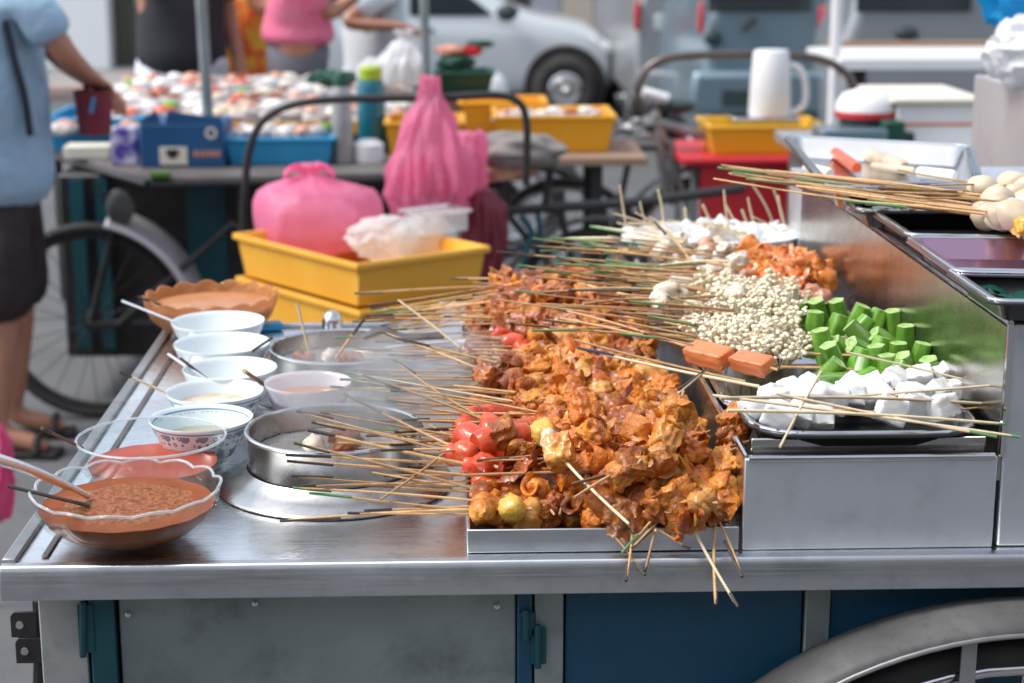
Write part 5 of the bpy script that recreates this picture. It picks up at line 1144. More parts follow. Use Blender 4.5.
    for sd_ in 'LR':
        a = len(tv); end = lerp('sh' + sd_, 'el' + sd_, .78) if sleeve == 'short' else W['wr' + sd_]
        tv += [W['sh' + sd_], lerp('sh' + sd_, 'el' + sd_, .4), end] if sleeve == 'short' else [W['sh' + sd_], W['el' + sd_], end]
        tr += [.078, .076, .082] if sleeve == 'short' else [.075, .056, .042]; te += [(3, a), (a, a + 1), (a + 1, a + 2)]
    skin_mesh('shirt', tv, te, tr, M[shirt], o, loc, root=3)
    hv = [lerp('pelvis', 'spine', .5), W['pelvis']]; hr = [(.150 * heavy, .15 * heavy), (.158 * heavy, .158 * heavy)]; he = [(0, 1)]
    for sd_ in 'LR':
        a = len(hv)
        if legs == 'short': hv += [W['hip' + sd_], lerp('hip' + sd_, 'kn' + sd_, .55), lerp('hip' + sd_, 'kn' + sd_, .98)]; hr += [.12, .122, .125]; he += [(1, a), (a, a + 1), (a + 1, a + 2)]
        else: hv += [W['hip' + sd_], W['kn' + sd_], lerp('kn' + sd_, 'an' + sd_, .97)]; hr += [.15, .095, .075]; he += [(1, a), (a, a + 1), (a + 1, a + 2)]
    skin_mesh('shorts' if legs == 'short' else 'trousers', hv, he, hr, M[bottom], o, loc, root=1)
    # hair, eyes
    f = (W['nose'] - W['head']).normalized(); up = Vector((0, 0, 1)); rt = f.cross(up)
    b = MB(); b.blob(W['head'] - f * .022 + up * .035, (.19 * scale, .20 * scale, .17 * scale), 3, 2, .04, 3); b.build('hair', M['hair'], o)
    for s_ in (-1, 1):
        b = MB(); b.blob(W['head'] + f * .078 + rt * .032 * s_ + up * .012, (.024, .024, .016), 2); b.build('eye', M['white'], o)
    for sd_ in 'LR':
        a, t = W['an' + sd_], W['to' + sd_]; d = (t - a); d.z = 0; d.normalize(); yaw = math.atan2(d.y, d.x)
        b = MB(); b.cbox((0, 0, 0), (.27, .10, .022), 0, Matrix.Translation((a + d * .07).x * Vector((1, 0, 0)) + (a + d * .07).y * Vector((0, 1, 0)) + Vector((0, 0, .012))) @ Matrix.Rotation(yaw, 4, 'Z'))
        if sandals:
            q = Vector((t.x, t.y, .055)) - d * .03; sidev = Vector((-d.y, d.x, 0)); b.tube([q + sidev * .05 - Vector((0, 0, .035)), q + sidev * .03 + Vector((0, 0, .012)), q - sidev * .03 + Vector((0, 0, .012)), q - sidev * .05 - Vector((0, 0, .035))], .014, 8)
        b.build('sandal' if sandals else 'shoe', M['sandal'], o, bevel=.006)
    return o, W
PX = V(2, 200, 5.62)
py1 = 5.62
xm = V(11, 440, py1).x
J = dict(pelvis=(xm, py1, .86), spine=(xm, py1, 1.04), hipL=(xm, py1 + .09, .82), hipR=(xm, py1 - .09, .82), knL=(xm + .03, py1 + .10, .42), knR=(xm + .03, py1 - .10, .42), shR=V(22, -8, py1 - .17), elR=V(68, 58, py1 - .16), wrR=V(90, 76, py1 - .02), shL=V(10, -8, py1 + .17), elL=V(60, 58, py1 + .24), wrL=V(95, 84, py1 + .12))
man, WM = person('man in pale blue shirt and dark shorts at the left edge holding a maroon tub', (V(6, 440, py1).x, py1, 0), -90, J, 'shirt_blue', 'shorts', heavy=1.25, sandals=True)
b = MB(); b.tube(smoothpath([V(4, 20, py1 - .20), V(14, 60, py1 - .205), V(24, 95, py1 - .19), V(30, 135, py1 - .17)], 5), .012, 8); b.build('strap', M['strap'], man)
p = V(94, 112, py1 + .02); b = MB(); b.lathe([(.050, -.07), (.062, .07), (.058, .07), (.047, -.064), (0, -.064)], 28, p); o = b.build('cup', M['maroon'], origin=p - Vector((0, 0, .07))); tag(o, 'maroon plastic tub held by the man in the blue shirt', 'tub')
b = MB(); p = V(91, 113, py1 - .07); b.tube([p, p + Vector((.012, 0, .05))], .006, 8); o = b.build('pen', M['blue_plastic'], origin=p); tag(o, 'light blue pen leaning on the maroon tub', 'pen')
# pink hanging bag at the far left
def bag(name, label, pts, mat, cat='plastic bag', n=110, pleat=.12, seed=0, flat=.7, kp=9, solid=0, extra=None, origin=None):
    """pts: (center Vector, half width)"""
    b = MB(); vs = []; fs = []
    P = []
    for i in range(len(pts) - 1):
        for k in range(5):
            t = k / 5; P.append((Vector(pts[i][0]).lerp(Vector(pts[i + 1][0]), t), pts[i][1] * (1 - t) + pts[i + 1][1] * t))
    P.append((Vector(pts[-1][0]), pts[-1][1]))
    for i, (c_, w_) in enumerate(P):
        for j in range(n):
            a = 2 * math.pi * j / n
            k = 1 + pleat * 1.5 * (abs(noise.noise(Vector((math.cos(a) * kp * .35, math.sin(a) * kp * .35, i * .12 + seed)))) * 3 - .7) + pleat * .9 * noise.noise(Vector((math.cos(a) * kp, math.sin(a) * kp, i * .3 + seed)))
            vs.append(c_ + Vector((w_ * k * math.cos(a), w_ * flat * k * math.sin(a), .012 * noise.noise(Vector((a * 2, i * .4, seed))))))
    for i in range(len(P) - 1):
        for j in range(n): fs.append((i * n + j, i * n + (j + 1) % n, (i + 1) * n + (j + 1) % n, (i + 1) * n + j))
    fs.append(tuple((len(P) - 1) * n + j for j in range(n))); fs.append(tuple(range(n))[::-1])
    b.add(vs, fs); o = thing(name, label, cat, origin or P[-1][0]); b.build('bag_film', mat, o, ang=80); return o
Yb = 4.2
bag('plastic_bag', 'bright pink plastic bag hanging at the left edge of the picture', [(V(-6, 425, Yb), .02), (V(-10, 445, Yb), .045), (V(-14, 480, Yb), .065), (V(-16, 520, Yb), .055), (V(-16, 528, Yb), .02)], M['pink_bag_dense'], seed=3)
# the bag hangs from a hook stand
b = MB(); p = V(-6, 424, Yb); b.tube([(p.x - .06, Yb, 0), (p.x - .06, Yb, p.z + .03), (p.x, Yb, p.z + .03), (p.x, Yb, p.z)], .008, 8); o = b.build('hook_stand', M['black_metal'], origin=(p.x, Yb, 0)); tag(o, 'thin black hook stand carrying the pink bag at the left edge', 'stand')

# background people, only their middles in the frame
def bp(label, px, Y, face, shirt, bottom, Jpx=None, **k):
    x = V(px, 60, Y).x; J = {n_: V(a[0], a[1], Y + a[2]) for n_, a in (Jpx or {}).items()}
    return person(label, (x, Y, 0), face, J, shirt, bottom, **k)
bp('person in a charcoal top and white trousers leaning behind the stall near the left pole', 182, 8.2, -150, 'shirt_black', 'trousers_white', dict(elR=(150, 0, -.1), wrR=(156, -22, -.25)), legs='long', heavy=1.3, scale=1.12)
bp('person in an orange and yellow print shirt behind the left pole', 238, 8.6, 170, 'shirt_orange', 'shirt_orange', legs='long', heavy=1.1)
bp('person in a pink shirt and grey trousers behind the rows of packets', 300, 8.0, 100, 'shirt_pink', 'trousers_grey', dict(pelvis=(298, 40, 0), spine=(298, 22, 0), chest=(298, -8, 0), hipL=(298, 48, .1), hipR=(298, 48, -.1), shR=(298, -18, .2), shL=(298, -18, -.2), elR=(262, 12, .2), wrR=(248, -10, .2), elL=(330, 14, -.1), wrL=(350, 0, -.1)), legs='long', heavy=1.05, scale=1.15)
YR = 9.0; x = V(372, 60, YR).x
rider, WR = person('motorcycle rider in a white shirt with bare forearms reaching for the handlebar', (x, YR, 0), -60, dict(pelvis=(x, YR, .86), spine=(x + .02, YR, 1.02), chest=(x + .05, YR - .02, 1.20), hipL=(x + .02, YR + .10, .84), hipR=(x + .02, YR - .10, .84), knL=(x + .42, YR + .12, .72), knR=(x + .42, YR - .14, .72), anL=(x + .40, YR + .16, .30), anR=(x + .40, YR - .18, .30), toL=(x + .56, YR + .16, .26), toR=(x + .56, YR - .18, .26),
      elR=V(345, 24, YR - .3), wrR=V(392, 26, YR - .3), elL=V(360, 30, YR + .2), wrL=V(398, 30, YR + .2)), 'shirt_white', 'trousers_grey', legs='long')
mc = thing('motorcycle', 'dark motorcycle carrying the white shirted rider behind the stall', 'motorcycle', (x, YR, 0))
wheel(mc, (x - .55, YR, .29), .29, .09, spokes=0); wheel(mc, (x + .70, YR, .29), .29, .08, spokes=0)
b = MB(); b.blob((x + .02, YR, .55), (1.1, .28, .42), 3, 1, .1); b.build('engine_body', M['black_metal'], mc)
b = MB(); b.blob((x - .08, YR, .77), (.75, .26, .14), 3, 1, .03, sq=.4); b.build('seat', M['rubber'], mc)
b = MB(); b.tube([(x + .70, YR, .29), (x + .50, YR, .95)], .03, 8); b.tube([(x + .48, YR - .32, 1.04), (x + .50, YR, .98), (x + .48, YR + .32, 1.04)], .016, 8); b.build('handlebar', M['black_metal'], mc)
b = MB(); b.blob((x + .62, YR, .85), (.16, .24, .22), 2, 1, 0); b.build('headlight', M['lamp_clear'], mc)
b = MB(); b.tube(arc((x + .70, YR, .29), .34, 20, 150, 12), .04, 8); b.build('front_mudguard', M['shutter'], mc)
# ================================================================== THE STALL TRICYCLE BEHIND
TT = .86
A_ = G(150, 178, TT); B_ = G(468, 171, TT); D_ = G(46, 148, TT); Cc = B_ + (D_ - A_)
Y5 = A_.y
stall = thing('vendor_tricycle', 'vendor tricycle with a dark board loaded with packets, boxes and bottles', 'tricycle', (A_.x + .6, A_.y + .5, 0))
def quad_slab(pts, z0, z1): 
    b = MB(); vs = [(p.x, p.y, z0) for p in pts] + [(p.x, p.y, z1) for p in pts]
    b.add(vs, [(3, 2, 1, 0), (4, 5, 6, 7)] + [(i, (i + 1) % 4, (i + 1) % 4 + 4, i + 4) for i in range(4)]); return b
quad_slab([A_, B_, Cc, D_], TT - .03, TT).build('board', M['table_dark'], stall, bevel=.004)
b = MB(); b.tube([A_ + Vector((0, -.012, -.02)), B_ + Vector((0, -.012, -.02))], .013, 8); b.tube([A_ + Vector((-.01, 0, -.02)), D_ + Vector((-.01, 0, -.02))], .013, 8); b.build('board_edge_rail', M['black_metal'], stall)
ins = lambda a, t, u: A_ + (B_ - A_) * t + (D_ - A_) * u
b = MB(); b.box(V(58, 200, 6.2).x, V(232, 200, 6.2).x, 6.2, 6.9, .16, TT - .035); b.build('cabinet', M['black_metal'], stall, bevel=.01)
for a_, c_ in ((70, 84), (96, 108), (186, 226)): b = MB(); b.box(V(a_, 200, 6.18).x, V(c_, 200, 6.18).x, 6.17, 6.19, .20, TT - .05); b.build('teal_board', M['teal_paint'], stall)
quad_slab([ins(0, .32, .35), ins(0, .95, .35), ins(0, .95, .9), ins(0, .32, .9)], .35, TT - .035).build('cargo_box', M['black_metal'], stall, bevel=.01)
for t, u in ((.30, .04), (.97, .04), (.97, .95), (.02, .95)):
    p = ins(0, t, u); b = MB(); b.tube([(p.x, p.y, .28), (p.x, p.y, TT - .03)], .018, 8); b.build('frame_upright', M['black_metal'], stall)
w1 = V(93, 318, 5.95); wheel(stall, (w1.x, 5.95, .35), .345, .04, spokes=24, rim=M['black_metal'])
mudguard(stall, (w1.x, 5.97, .35), .395, .26, -15, 78, M['satin'])
b = MB(); b.tube([(w1.x, 5.90, .35), V(120, 205, 5.9), V(100, 192, 5.9)], .012, 8); b.tube([(w1.x, 5.90, .35), (w1.x + .9, 5.9, .36), (w1.x + 1.6, 5.9, .40)], .016, 8); b.tube([(w1.x + .1, 5.88, .35), (w1.x + .5, 5.88, .70), (w1.x + .9, 5.88, .36)], .014, 8); b.build('lower_frame', M['black_metal'], stall)
b = MB(); b.blob(V(120, 208, 5.88), (.10, .05, .13), 2, 2, .2, 2, True); b.build('brake_fitting', M['guard'], stall)
wheel(stall, (w1.x + 1.7, 7.0, .35), .345, .04, spokes=24)
# push hoop
Yh = 5.45
b = MB(); b.tube(smoothpath([V(243, 240, Yh), V(244, 205, Yh), V(249, 152, Yh), V(263, 121, Yh), V(292, 105, Yh), V(345, 99, Yh), V(430, 98, Yh), V(492, 95, Yh), V(517, 101, Yh), V(526, 118, Yh), V(527, 150, Yh), V(526, 185, Yh)], 6), .0125, 10)
b.tube([V(243, 235, Yh), V(246, 262, Yh + .5)], .012, 8); b.build('push_hoop', M['black_metal'], stall)
# cycle half
Yf = 5.85
b = MB(); b.tube([V(468, 186, Yf), V(505, 184, Yf)], .016, 8); b.tube([V(488, 212, Yf), V(640, 202, Yf), V(745, 188, Yf)], .017, 8); b.tube([V(505, 175, Yf), V(496, 245, Yf), V(488, 330, Yf)], .019, 8); b.tube([V(552, 160, Yf), V(545, 205, Yf)], .013, 8); b.tube([V(560, 207, Yf), V(572, 262, Yf), V(600, 328, Yf)], .013, 8); b.tube([V(500, 205, Yf), V(545, 260, Yf), V(596, 328, Yf)], .012, 8)
b.build('cycle_frame', M['black_metal'], stall)
b = MB(); b.tube(smoothpath([V(521, 216, Yf - .05), V(532, 235, Yf - .05), V(524, 262, Yf - .05), V(530, 310, Yf - .05)], 5), .012, 8); b.tube([V(538, 214, Yf - .05), V(543, 262, Yf - .05)], .010, 8); b.build('teal_stay', M['teal_paint'], stall)
w2 = V(602, 330, Yf); wheel(stall, (w2.x, Yf + .08, .34), .335, .04, spokes=32); mudguard(stall, (w2.x, Yf + .08, .34), .37, .065, 10, 185, M['black_metal'])
b = MB(); b.blob(V(513, 151, Yf), (.34, .22, .13), 4, 3, .18, 2.2, False); q = b.build('saddle', M['grey_cloth'], stall)
b = MB(); b.blob(V(500, 168, Yf), (.24, .18, .10), 3, 6, .25, 2.2, False); b.build('saddle_wrap', M['pink_meat'], stall)
b = MB(); b.tube([V(500, 178, Yf), V(515, 190, Yf), V(505, 200, Yf)], .014, 8); b.build('saddle_spring', M['black_metal'], stall)
# umbrella poles
for px, yb, lab, r_ in ((209, 122, 'grey umbrella pole rising from the stall board between the blue carton and the packets', .020), (428, 96, 'umbrella pole rising from the stall beside the hanging pink bag', .017)):
    p = V(px, yb, 6.35); b = MB(); b.tube([(p.x, 6.35, TT + .001), (p.x - .03, 6.35, 2.5)], r_, 14); o = b.build('umbrella_pole', M['galv'], origin=(p.x, 6.35, TT)); tag(o, lab, 'pole')
# plank table to the right
pk = [G(398, 160, TT), G(560, 160, TT), G(648, 150, TT), G(640, 140, TT), G(398, 140, TT)]
o_ = thing('plank_table', 'worn wooden plank table holding the amber trays behind the saddle', 'table', (pk[0] + pk[2]) / 2 * 1)
o_.location.z = 0
y0_, y1_ = G(560, 158, TT).y, G(560, 141, TT).y; x0_, x1_ = V(400, 150, y0_).x, V(648, 150, y0_).x
b = MB(); b.box(x0_, x1_, y0_, y1_, TT - .03, TT); b.build('table_top', M['wood'], o_, bevel=.004)
for x in (x0_ + .05, x1_ - .18): 
    for y in (y0_ + .04, y1_ - .04):
        b = MB(); b.box(x - .018, x + .018, y - .018, y + .018, 0, TT - .031); b.build('leg', M['black_metal'], o_)
# -------------------------------- goods
def boxon(name, label, cat, px0, px1, pyb, pyt, z, mat, dy=.22, group=None, taper=0, hollow=False, rimmat=None, bev=.006, Y=None):
    """front face spans px0..px1, base at row pyb standing on height z, top at row pyt"""
    p0 = G(px0, pyb, z) if Y is None else V(px0, pyb, Y); Y_ = p0.y; x0, x1 = p0.x, V(px1, pyb, Y_).x; h = max(.02, V(px0, pyt, Y_).z - z)
    o = thing(name, label, cat, ((x0 + x1) / 2, Y_ + dy / 2, z + .0005), group); b = MB(); z0 = z + .001; z1 = z + h
    if not hollow:
        b.box(x0, x1, Y_, Y_ + dy, z0, z1); b.build('body', mat, o, bevel=bev)
    else:
        t = .006; s_ = taper
        def ringv(i, zz): return [(x0 + i, Y_ + i, zz), (x1 - i, Y_ + i, zz), (x1 - i, Y_ + dy - i, zz), (x0 + i, Y_ + dy - i, zz)]
        rs_ = [ringv(s_, z0), ringv(-.006, z1 - .014), ringv(-.014, z1 - .012), ringv(-.014, z1), ringv(t, z1), ringv(s_ + t, z0 + .006)]
        vs = [v for r_ in rs_ for v in r_]; fs = [(3, 2, 1, 0)] + [(i * 4 + j, i * 4 + (j + 1) % 4, i * 4 + 4 + (j + 1) % 4, i * 4 + 4 + j) for i in range(5) for j in range(4)] + [(20, 21, 22, 23)]
        b.add(vs, fs); b.build('body', mat, o, bevel=.003)
    return o, (x0, x1, Y_, Y_ + dy, z0, z1)
boxon('plastic_crate', 'sky blue plastic crate by the man in the blue shirt', 'crate', 47, 140, 152, 118, TT, M['blue_plastic'], .45, taper=.01, hollow=True)
boxon('carton', 'long pale cream carton lying at the left corner of the stall', 'carton', 64, 110, 160, 146, TT, M['cream'], .10)
boxon('snack_pack', 'purple and white patterned pack beside the dark blue carton', 'packet', 112, 138, 166, 128, TT, M['purple_card'], .06)
o, bb = boxon('carton', 'open dark blue carton with a cream label at the front of the stall', 'carton', 141, 225, 168, 124, TT, M['blue_card'], .26)
b = MB(); b.prism([(bb[0] + .0, bb[5] + .001), (bb[0] + .06, bb[5] + .05), (bb[0] + .075, bb[5] + .001)], bb[2] + .001, bb[2] + .008, 'Y'); b.build('flap', M['blue_card'], o)
b = MB(); b.prism([(bb[0] + .09, bb[5] + .001), (bb[0] + .10, bb[5] + .045), (bb[1] - .01, bb[5] + .02), (bb[1], bb[5] + .001)], bb[2] + .001, bb[2] + .008, 'Y'); b.build('flap', M['blue_card'], o)
p0 = V(160, 165, bb[2] - .003); p1 = V(187, 147, bb[2] - .003); b = MB(); b.box(p0.x, p1.x, bb[2] - .004, bb[2] - .001, p0.z, p1.z); q = b.build('paper_label', M['cream'], o, bevel=.002)
b = MB(); b.box(p0.x + .025, p1.x - .03, bb[2] - .006, bb[2] - .0045, p1.z - .028, p1.z - .008); b.blob((p0.x + .045, bb[2] - .005, p1.z - .03), (.03, .002, .02), 2); b.build('label_print', M['black_metal'], q)
p = V(211, 133, bb[2] - .003); b = MB(); b.lathe([(0.012, 0), (.021, 0), (.021, .002), (.012, .002)], 24, Mx=Matrix.Translation(p) @ Matrix.Rotation(R(90), 4, 'X')); b.build('round_emblem', M['cream'], o)
b = MB(); p0 = V(194, 157, bb[2]); 
for k in range(6): b.box(p0.x + k * .016, p0.x + k * .016 + .010, bb[2] - .003, bb[2] - .001, p0.z, p0.z + .022)
b.build('printed_line', M['pink_meat'], o)
boxon('plastic_crate', 'sky blue plastic crate of packets right of the dark blue carton', 'crate', 228, 331, 166, 138, TT, M['blue_plastic'], .34, taper=.01, hollow=True)
o, bb = boxon('tray', 'small turquoise scrap of card on the front edge of the stall', 'card', 150, 170, 179, 172, TT, M['okra'], .04)
boxon('plastic_crate', 'amber plastic crate right of the teal bottle', 'crate', 388, 462, 158, 122, TT, M['amber_plastic'], .30, taper=.01, hollow=True)
def bottle(name, label, cat, px, pyb, pyt, wpx, z, mat, capmat, Y=None, cap=.16):
    p = G(px, pyb, z) if Y is None else V(px, pyb, Y); h = V(px, pyt, p.y).z - z; r_ = wpx / 2 * (p - CAM).length / F
    c_ = Vector((p.x, p.y, z + .001)); o = thing(name, label, cat, c_); hc = h * cap
    b = MB(); b.lathe([(0, 0), (r_ * .96, 0), (r_, .006), (r_, (h - hc) * .9), (r_ * .8, h - hc), (0, h - hc)], 28, c_); b.build('body', mat, o)
    b = MB(); b.lathe([(0, h - hc + .001), (r_ * .78, h - hc + .001), (r_ * .80, h - .01), (r_ * .6, h), (0, h)], 24, c_); b.build('cap', capmat, o); return o
bottle('flask', 'tall silver flask standing on the stall behind the black hoop', 'flask', 343, 163, 72, 20, TT, M['galv_light'], M['green_dark'])
bottle('bottle', 'teal bottle with a pale green lid beside the silver flask', 'bottle', 372, 150, 66, 28, TT, M['teal_plastic'], M['lime'])
bottle('cup', 'white cup in front of the teal bottle', 'cup', 369, 162, 140, 30, TT, M['white'], M['white'], cap=.1)
# raised shelf with rows of packets
sx0, sx1 = V(92, 110, 7.0).x, V(420, 110, 7.0).x
sh_ = thing('display_shelf', 'low wooden shelf of packets on the back half of the stall', 'shelf', ((sx0 + sx1) / 2, 7.1, TT + .001))
zs_ = TT + .08
b = MB(); b.box(sx0, sx1, 6.62, 7.72, zs_ - .02, zs_); b.build('shelf_board', M['wood'], sh_)
b = MB(); b.box(sx0, sx1, 6.60, 6.619, zs_ - .02, zs_ + .02); b.build('front_rail', M['amber_plastic'], sh_)
for x in (sx0 + .02, sx1 - .06): b = MB(); b.box(x, x + .04, 6.64, 7.7, TT + .001, zs_ - .021); b.build('runner', M['wood'], sh_)
PKC = [M['white'], M['white'], M['white'], M['red_sausage'], M['mushroom'], M['fried_dark'], M['okra'], M['cream'], M['pink_meat'], M['red_plastic']]
pkm = []
for i in range(8):
    m_ = MB().blob((0, 0, 0), (.13, .10, .055), 3, i, .18, 2, False, sq=.5).mesh('packet_wrap', M['wrap']); pkm.append(m_)
def packet(x, y, z, s_, lab, grp, i):
    o = bpy.data.objects.new('food_packet', None); COL.objects.link(o); o.location = (x, y, z); o['label'] = lab; o['category'] = 'food packet'; o['group'] = grp; o['_loc'] = 1; o.rotation_euler.z = U(-.6, .6)
    q = bpy.data.objects.new('wrap', pkm[i % 8]); COL.objects.link(q); q.parent = o; q.scale = (s_, s_, s_); q.location = (0, 0, .026 * s_)
    f_ = rng.choice([FB[k] for k in range(len(FB))]); q2 = bpy.data.objects.new('food_inside', f_); COL.objects.link(q2); q2.parent = o; q2.scale = (s_ * 1.1, s_ * 1.1, s_ * 1.1); q2.location = (U(-.02, .02), U(-.02, .01), .042 * s_)
FB = [MB().blob((0, 0, 0), (.07, .06, .04), 2, i, .3, 2, True).mesh('food', m_) for i, m_ in enumerate([M['red_sausage'], M['white'], M['okra'], M['cream'], M['mushroom'], M['pink_meat'], M['white'], M['pink_meat'], M['fried_dark'], M['white_fish']])]
k = 0
for r_ in range(6):
    for c_ in range(15):
        x = sx0 + .07 + (sx1 - sx0 - .14) * c_ / 14 + U(-.02, .02); y = 6.70 + r_ * .175; k += 1
        if V(205, 0, y).x - .02 < x < V(213, 0, y).x + .02 and r_ < 0: continue
        packet(x, y, zs_ + .001 + .012 * r_, U(.95, 1.2), 'white wrapped food packet in the rows on the stall shelf', 'food packets in rows on the stall shelf', k)
for c_ in range(8):
    packet(V(236 + c_ * 12, 130, 6.35).x, 6.28 + (c_ % 2) * .1, TT + .075, .8, 'white and red packet inside the right blue crate', 'packets inside the right blue crate', c_)
for c_ in range(5):
    packet(V(62 + c_ * 17, 118, 6.5).x, 6.5 + (c_ % 2) * .1, TT + .07, .9, 'white packet inside the left blue crate', 'packets inside the left blue crate', c_)
o = MB().blob(V(332, 78, 6.9), (.20, .12, .06), 3, 4, .4, 3, True).build('leafy_bundle', M['green_dark'], origin=V(332, 78, 6.9)); tag(o, 'dark green leafy bundle left of the teal bottle', 'vegetable')
# tray of vegetables right of the pole
boxon('vegetable_tray', 'dark green tray of leaves and red chillies right of the umbrella pole', 'tray', 437, 492, 100, 72, TT + .12, M['green_dark'], .25, hollow=True, taper=.02, Y=7.2)
boxon('support_box', 'brown box under the dark green vegetable tray', 'box', 440, 490, 112, 92, TT, M['wood'], .2, Y=7.22)
for i, (px, py, m_, d, lab) in enumerate(((455, 62, 'green_dark', (.16, .1, .07), 'green leaves heaped in the dark green tray'), (472, 50, 'red_plastic', (.09, .07, .05), 'red chillies on the heap of leaves'), (450, 50, 'pink_meat', (.12, .08, .04), 'pinkish packet leaning in the leaf tray'), (480, 44, 'green_dark', (.12, .05, .03), 'thin dark green leaf tip over the tray'))):
    o = MB().blob(V(px, py, 7.3), d, 3, i, .35, 2.5, True).build('produce', M[m_], origin=V(px, py, 7.3)); tag(o, lab, 'vegetable')
bag('plastic_bag', 'white knotted plastic bag standing behind the teal bottle', [(V(402, 84, 7.1), .09), (V(400, 62, 7.1), .10), (V(403, 45, 7.1), .05), (V(405, 38, 7.1), .02), (V(404, 30, 7.1), .04)], M['white_bag'], seed=5)
bag('plastic_bag', 'white crumpled plastic bag just left of the white knotted one', [(V(378, 86, 7.15), .08), (V(376, 66, 7.15), .07), (V(374, 58, 7.15), .02)], M['clear_bag'], seed=15)
# amber trays on the plank
boxon('food_tray', 'amber plastic tray at the front right of the plank table', 'tray', 497, 613, 147, 116, TT, M['amber_plastic'], .36, hollow=True, taper=.02, Y=y0_ + .14)
boxon('food_tray', 'amber plastic tray behind the first, showing white foam', 'tray', 462, 545, 132, 102, TT + .001, M['amber_plastic'], .26, hollow=True, taper=.02, Y=y0_ + .56)
for c_ in range(6):
    packet(V(505 + c_ * 17, 118, y0_ + .3).x, y0_ + .25 + (c_ % 2) * .1, TT + .10, .8, 'white foam packet inside the front amber tray', 'packets inside the front amber tray', c_)
# pink bags
Yg = Yh - .02
bag('plastic_bag', 'tall pink plastic bag hanging by its neck from the black hoop', [(V(431, 77, Yg), .030), (V(430, 92, Yg), .030), (V(431, 99, Yg), .042), (V(430, 125, Yg), .082), (V(427, 160, Yg), .115), (V(427, 195, Yg), .122), (V(428, 215, Yg), .10), (V(428, 224, Yg), .04)], M['pink_bag'], seed=1, pleat=.13)
bag('plastic_bag', 'dark red lump of food inside the tall hanging pink bag', [(V(426, 158, Yg), .03), (V(426, 170, Yg), .075), (V(426, 190, Yg), .08), (V(426, 198, Yg), .03)], M['pink_bag_dense'], seed=2, pleat=.05)
bag('plastic_bag', 'maroon plastic bag hanging on the tricycle bar behind the yellow crates', [(V(482, 190, 5.5), .04), (V(482, 205, 5.5), .07), (V(484, 250, 5.5), .075), (V(484, 278, 5.5), .05)], M['maroon'], seed=7)
bag('plastic_bag', 'light pink bag on the saddle end of the tricycle', [(V(468, 132, 5.7), .05), (V(466, 150, 5.7), .07), (V(468, 185, 5.7), .06), (V(470, 192, 5.7), .03)], M['pink_bag'], seed=9)
# -------------------------------- yellow crates on a stool
def crate(label, top, z, h, mat, group):
    c_ = sum(top, Vector()) / 4; o = thing('yellow_crate', label, 'crate', (c_.x, c_.y, z - h), group)
    def ringv(s_, zz): return [(c_.x + (p.x - c_.x) * s_, c_.y + (p.y - c_.y) * s_, zz) for p in top]
    rs_ = [ringv(.90, z - h + .001), ringv(.955, z - .020), ringv(.957, z - .018), ringv(.998, z - .016), ringv(1.0, z - .004), ringv(.995, z), ringv(.965, z), ringv(.945, z - .012), ringv(.885, z - h + .006)]
    vs = [v for r_ in rs_ for v in r_]; n_ = len(rs_); fs = [(3, 2, 1, 0)] + [(i * 4 + j, i * 4 + (j + 1) % 4, i * 4 + 4 + (j + 1) % 4, i * 4 + 4 + j) for i in range(n_ - 1) for j in range(4)] + [tuple(n_ * 4 - 4 + j for j in range(4))]
    b = MB(); b.add(vs, fs); b.build('crate_body', mat, o, bevel=.006, seg=3, ang=35)
    return o
zt1 = .86; L1, F1, R1 = G(232, 233, zt1), G(357, 264, zt1), G(491, 246, zt1); top = [F1, R1, L1 + (R1 - F1), L1]
crate('yellow plastic crate holding the pink bag, the upper of two stacked', top, zt1, .118, M['yellow_plastic'], 'stacked yellow crates')
top2 = [p + Vector((.004, -.006, 0)) for p in top]
crate('yellow plastic crate under the one with the pink bag, the lower of two', top2, zt1 - .1195, .118, M['yellow_plastic'], 'stacked yellow crates')
cc = sum(top, Vector()) / 4; zb = zt1 - .239
st_ = thing('stool', 'low stool of dark wood under the stacked yellow crates', 'stool', (cc.x, cc.y, 0))
quad_slab([cc + (p - cc) * .8 for p in top], zb - .03, zb - .001).build('seat', M['table_dark'], st_)
for p in top: q = cc + (p - cc) * .7; b = MB(); b.tube([(q.x, q.y, 0), (q.x, q.y, zb - .031)], .018, 8); b.build('leg', M['black_metal'], st_)
bc = G(318, 232, zt1 - .02)
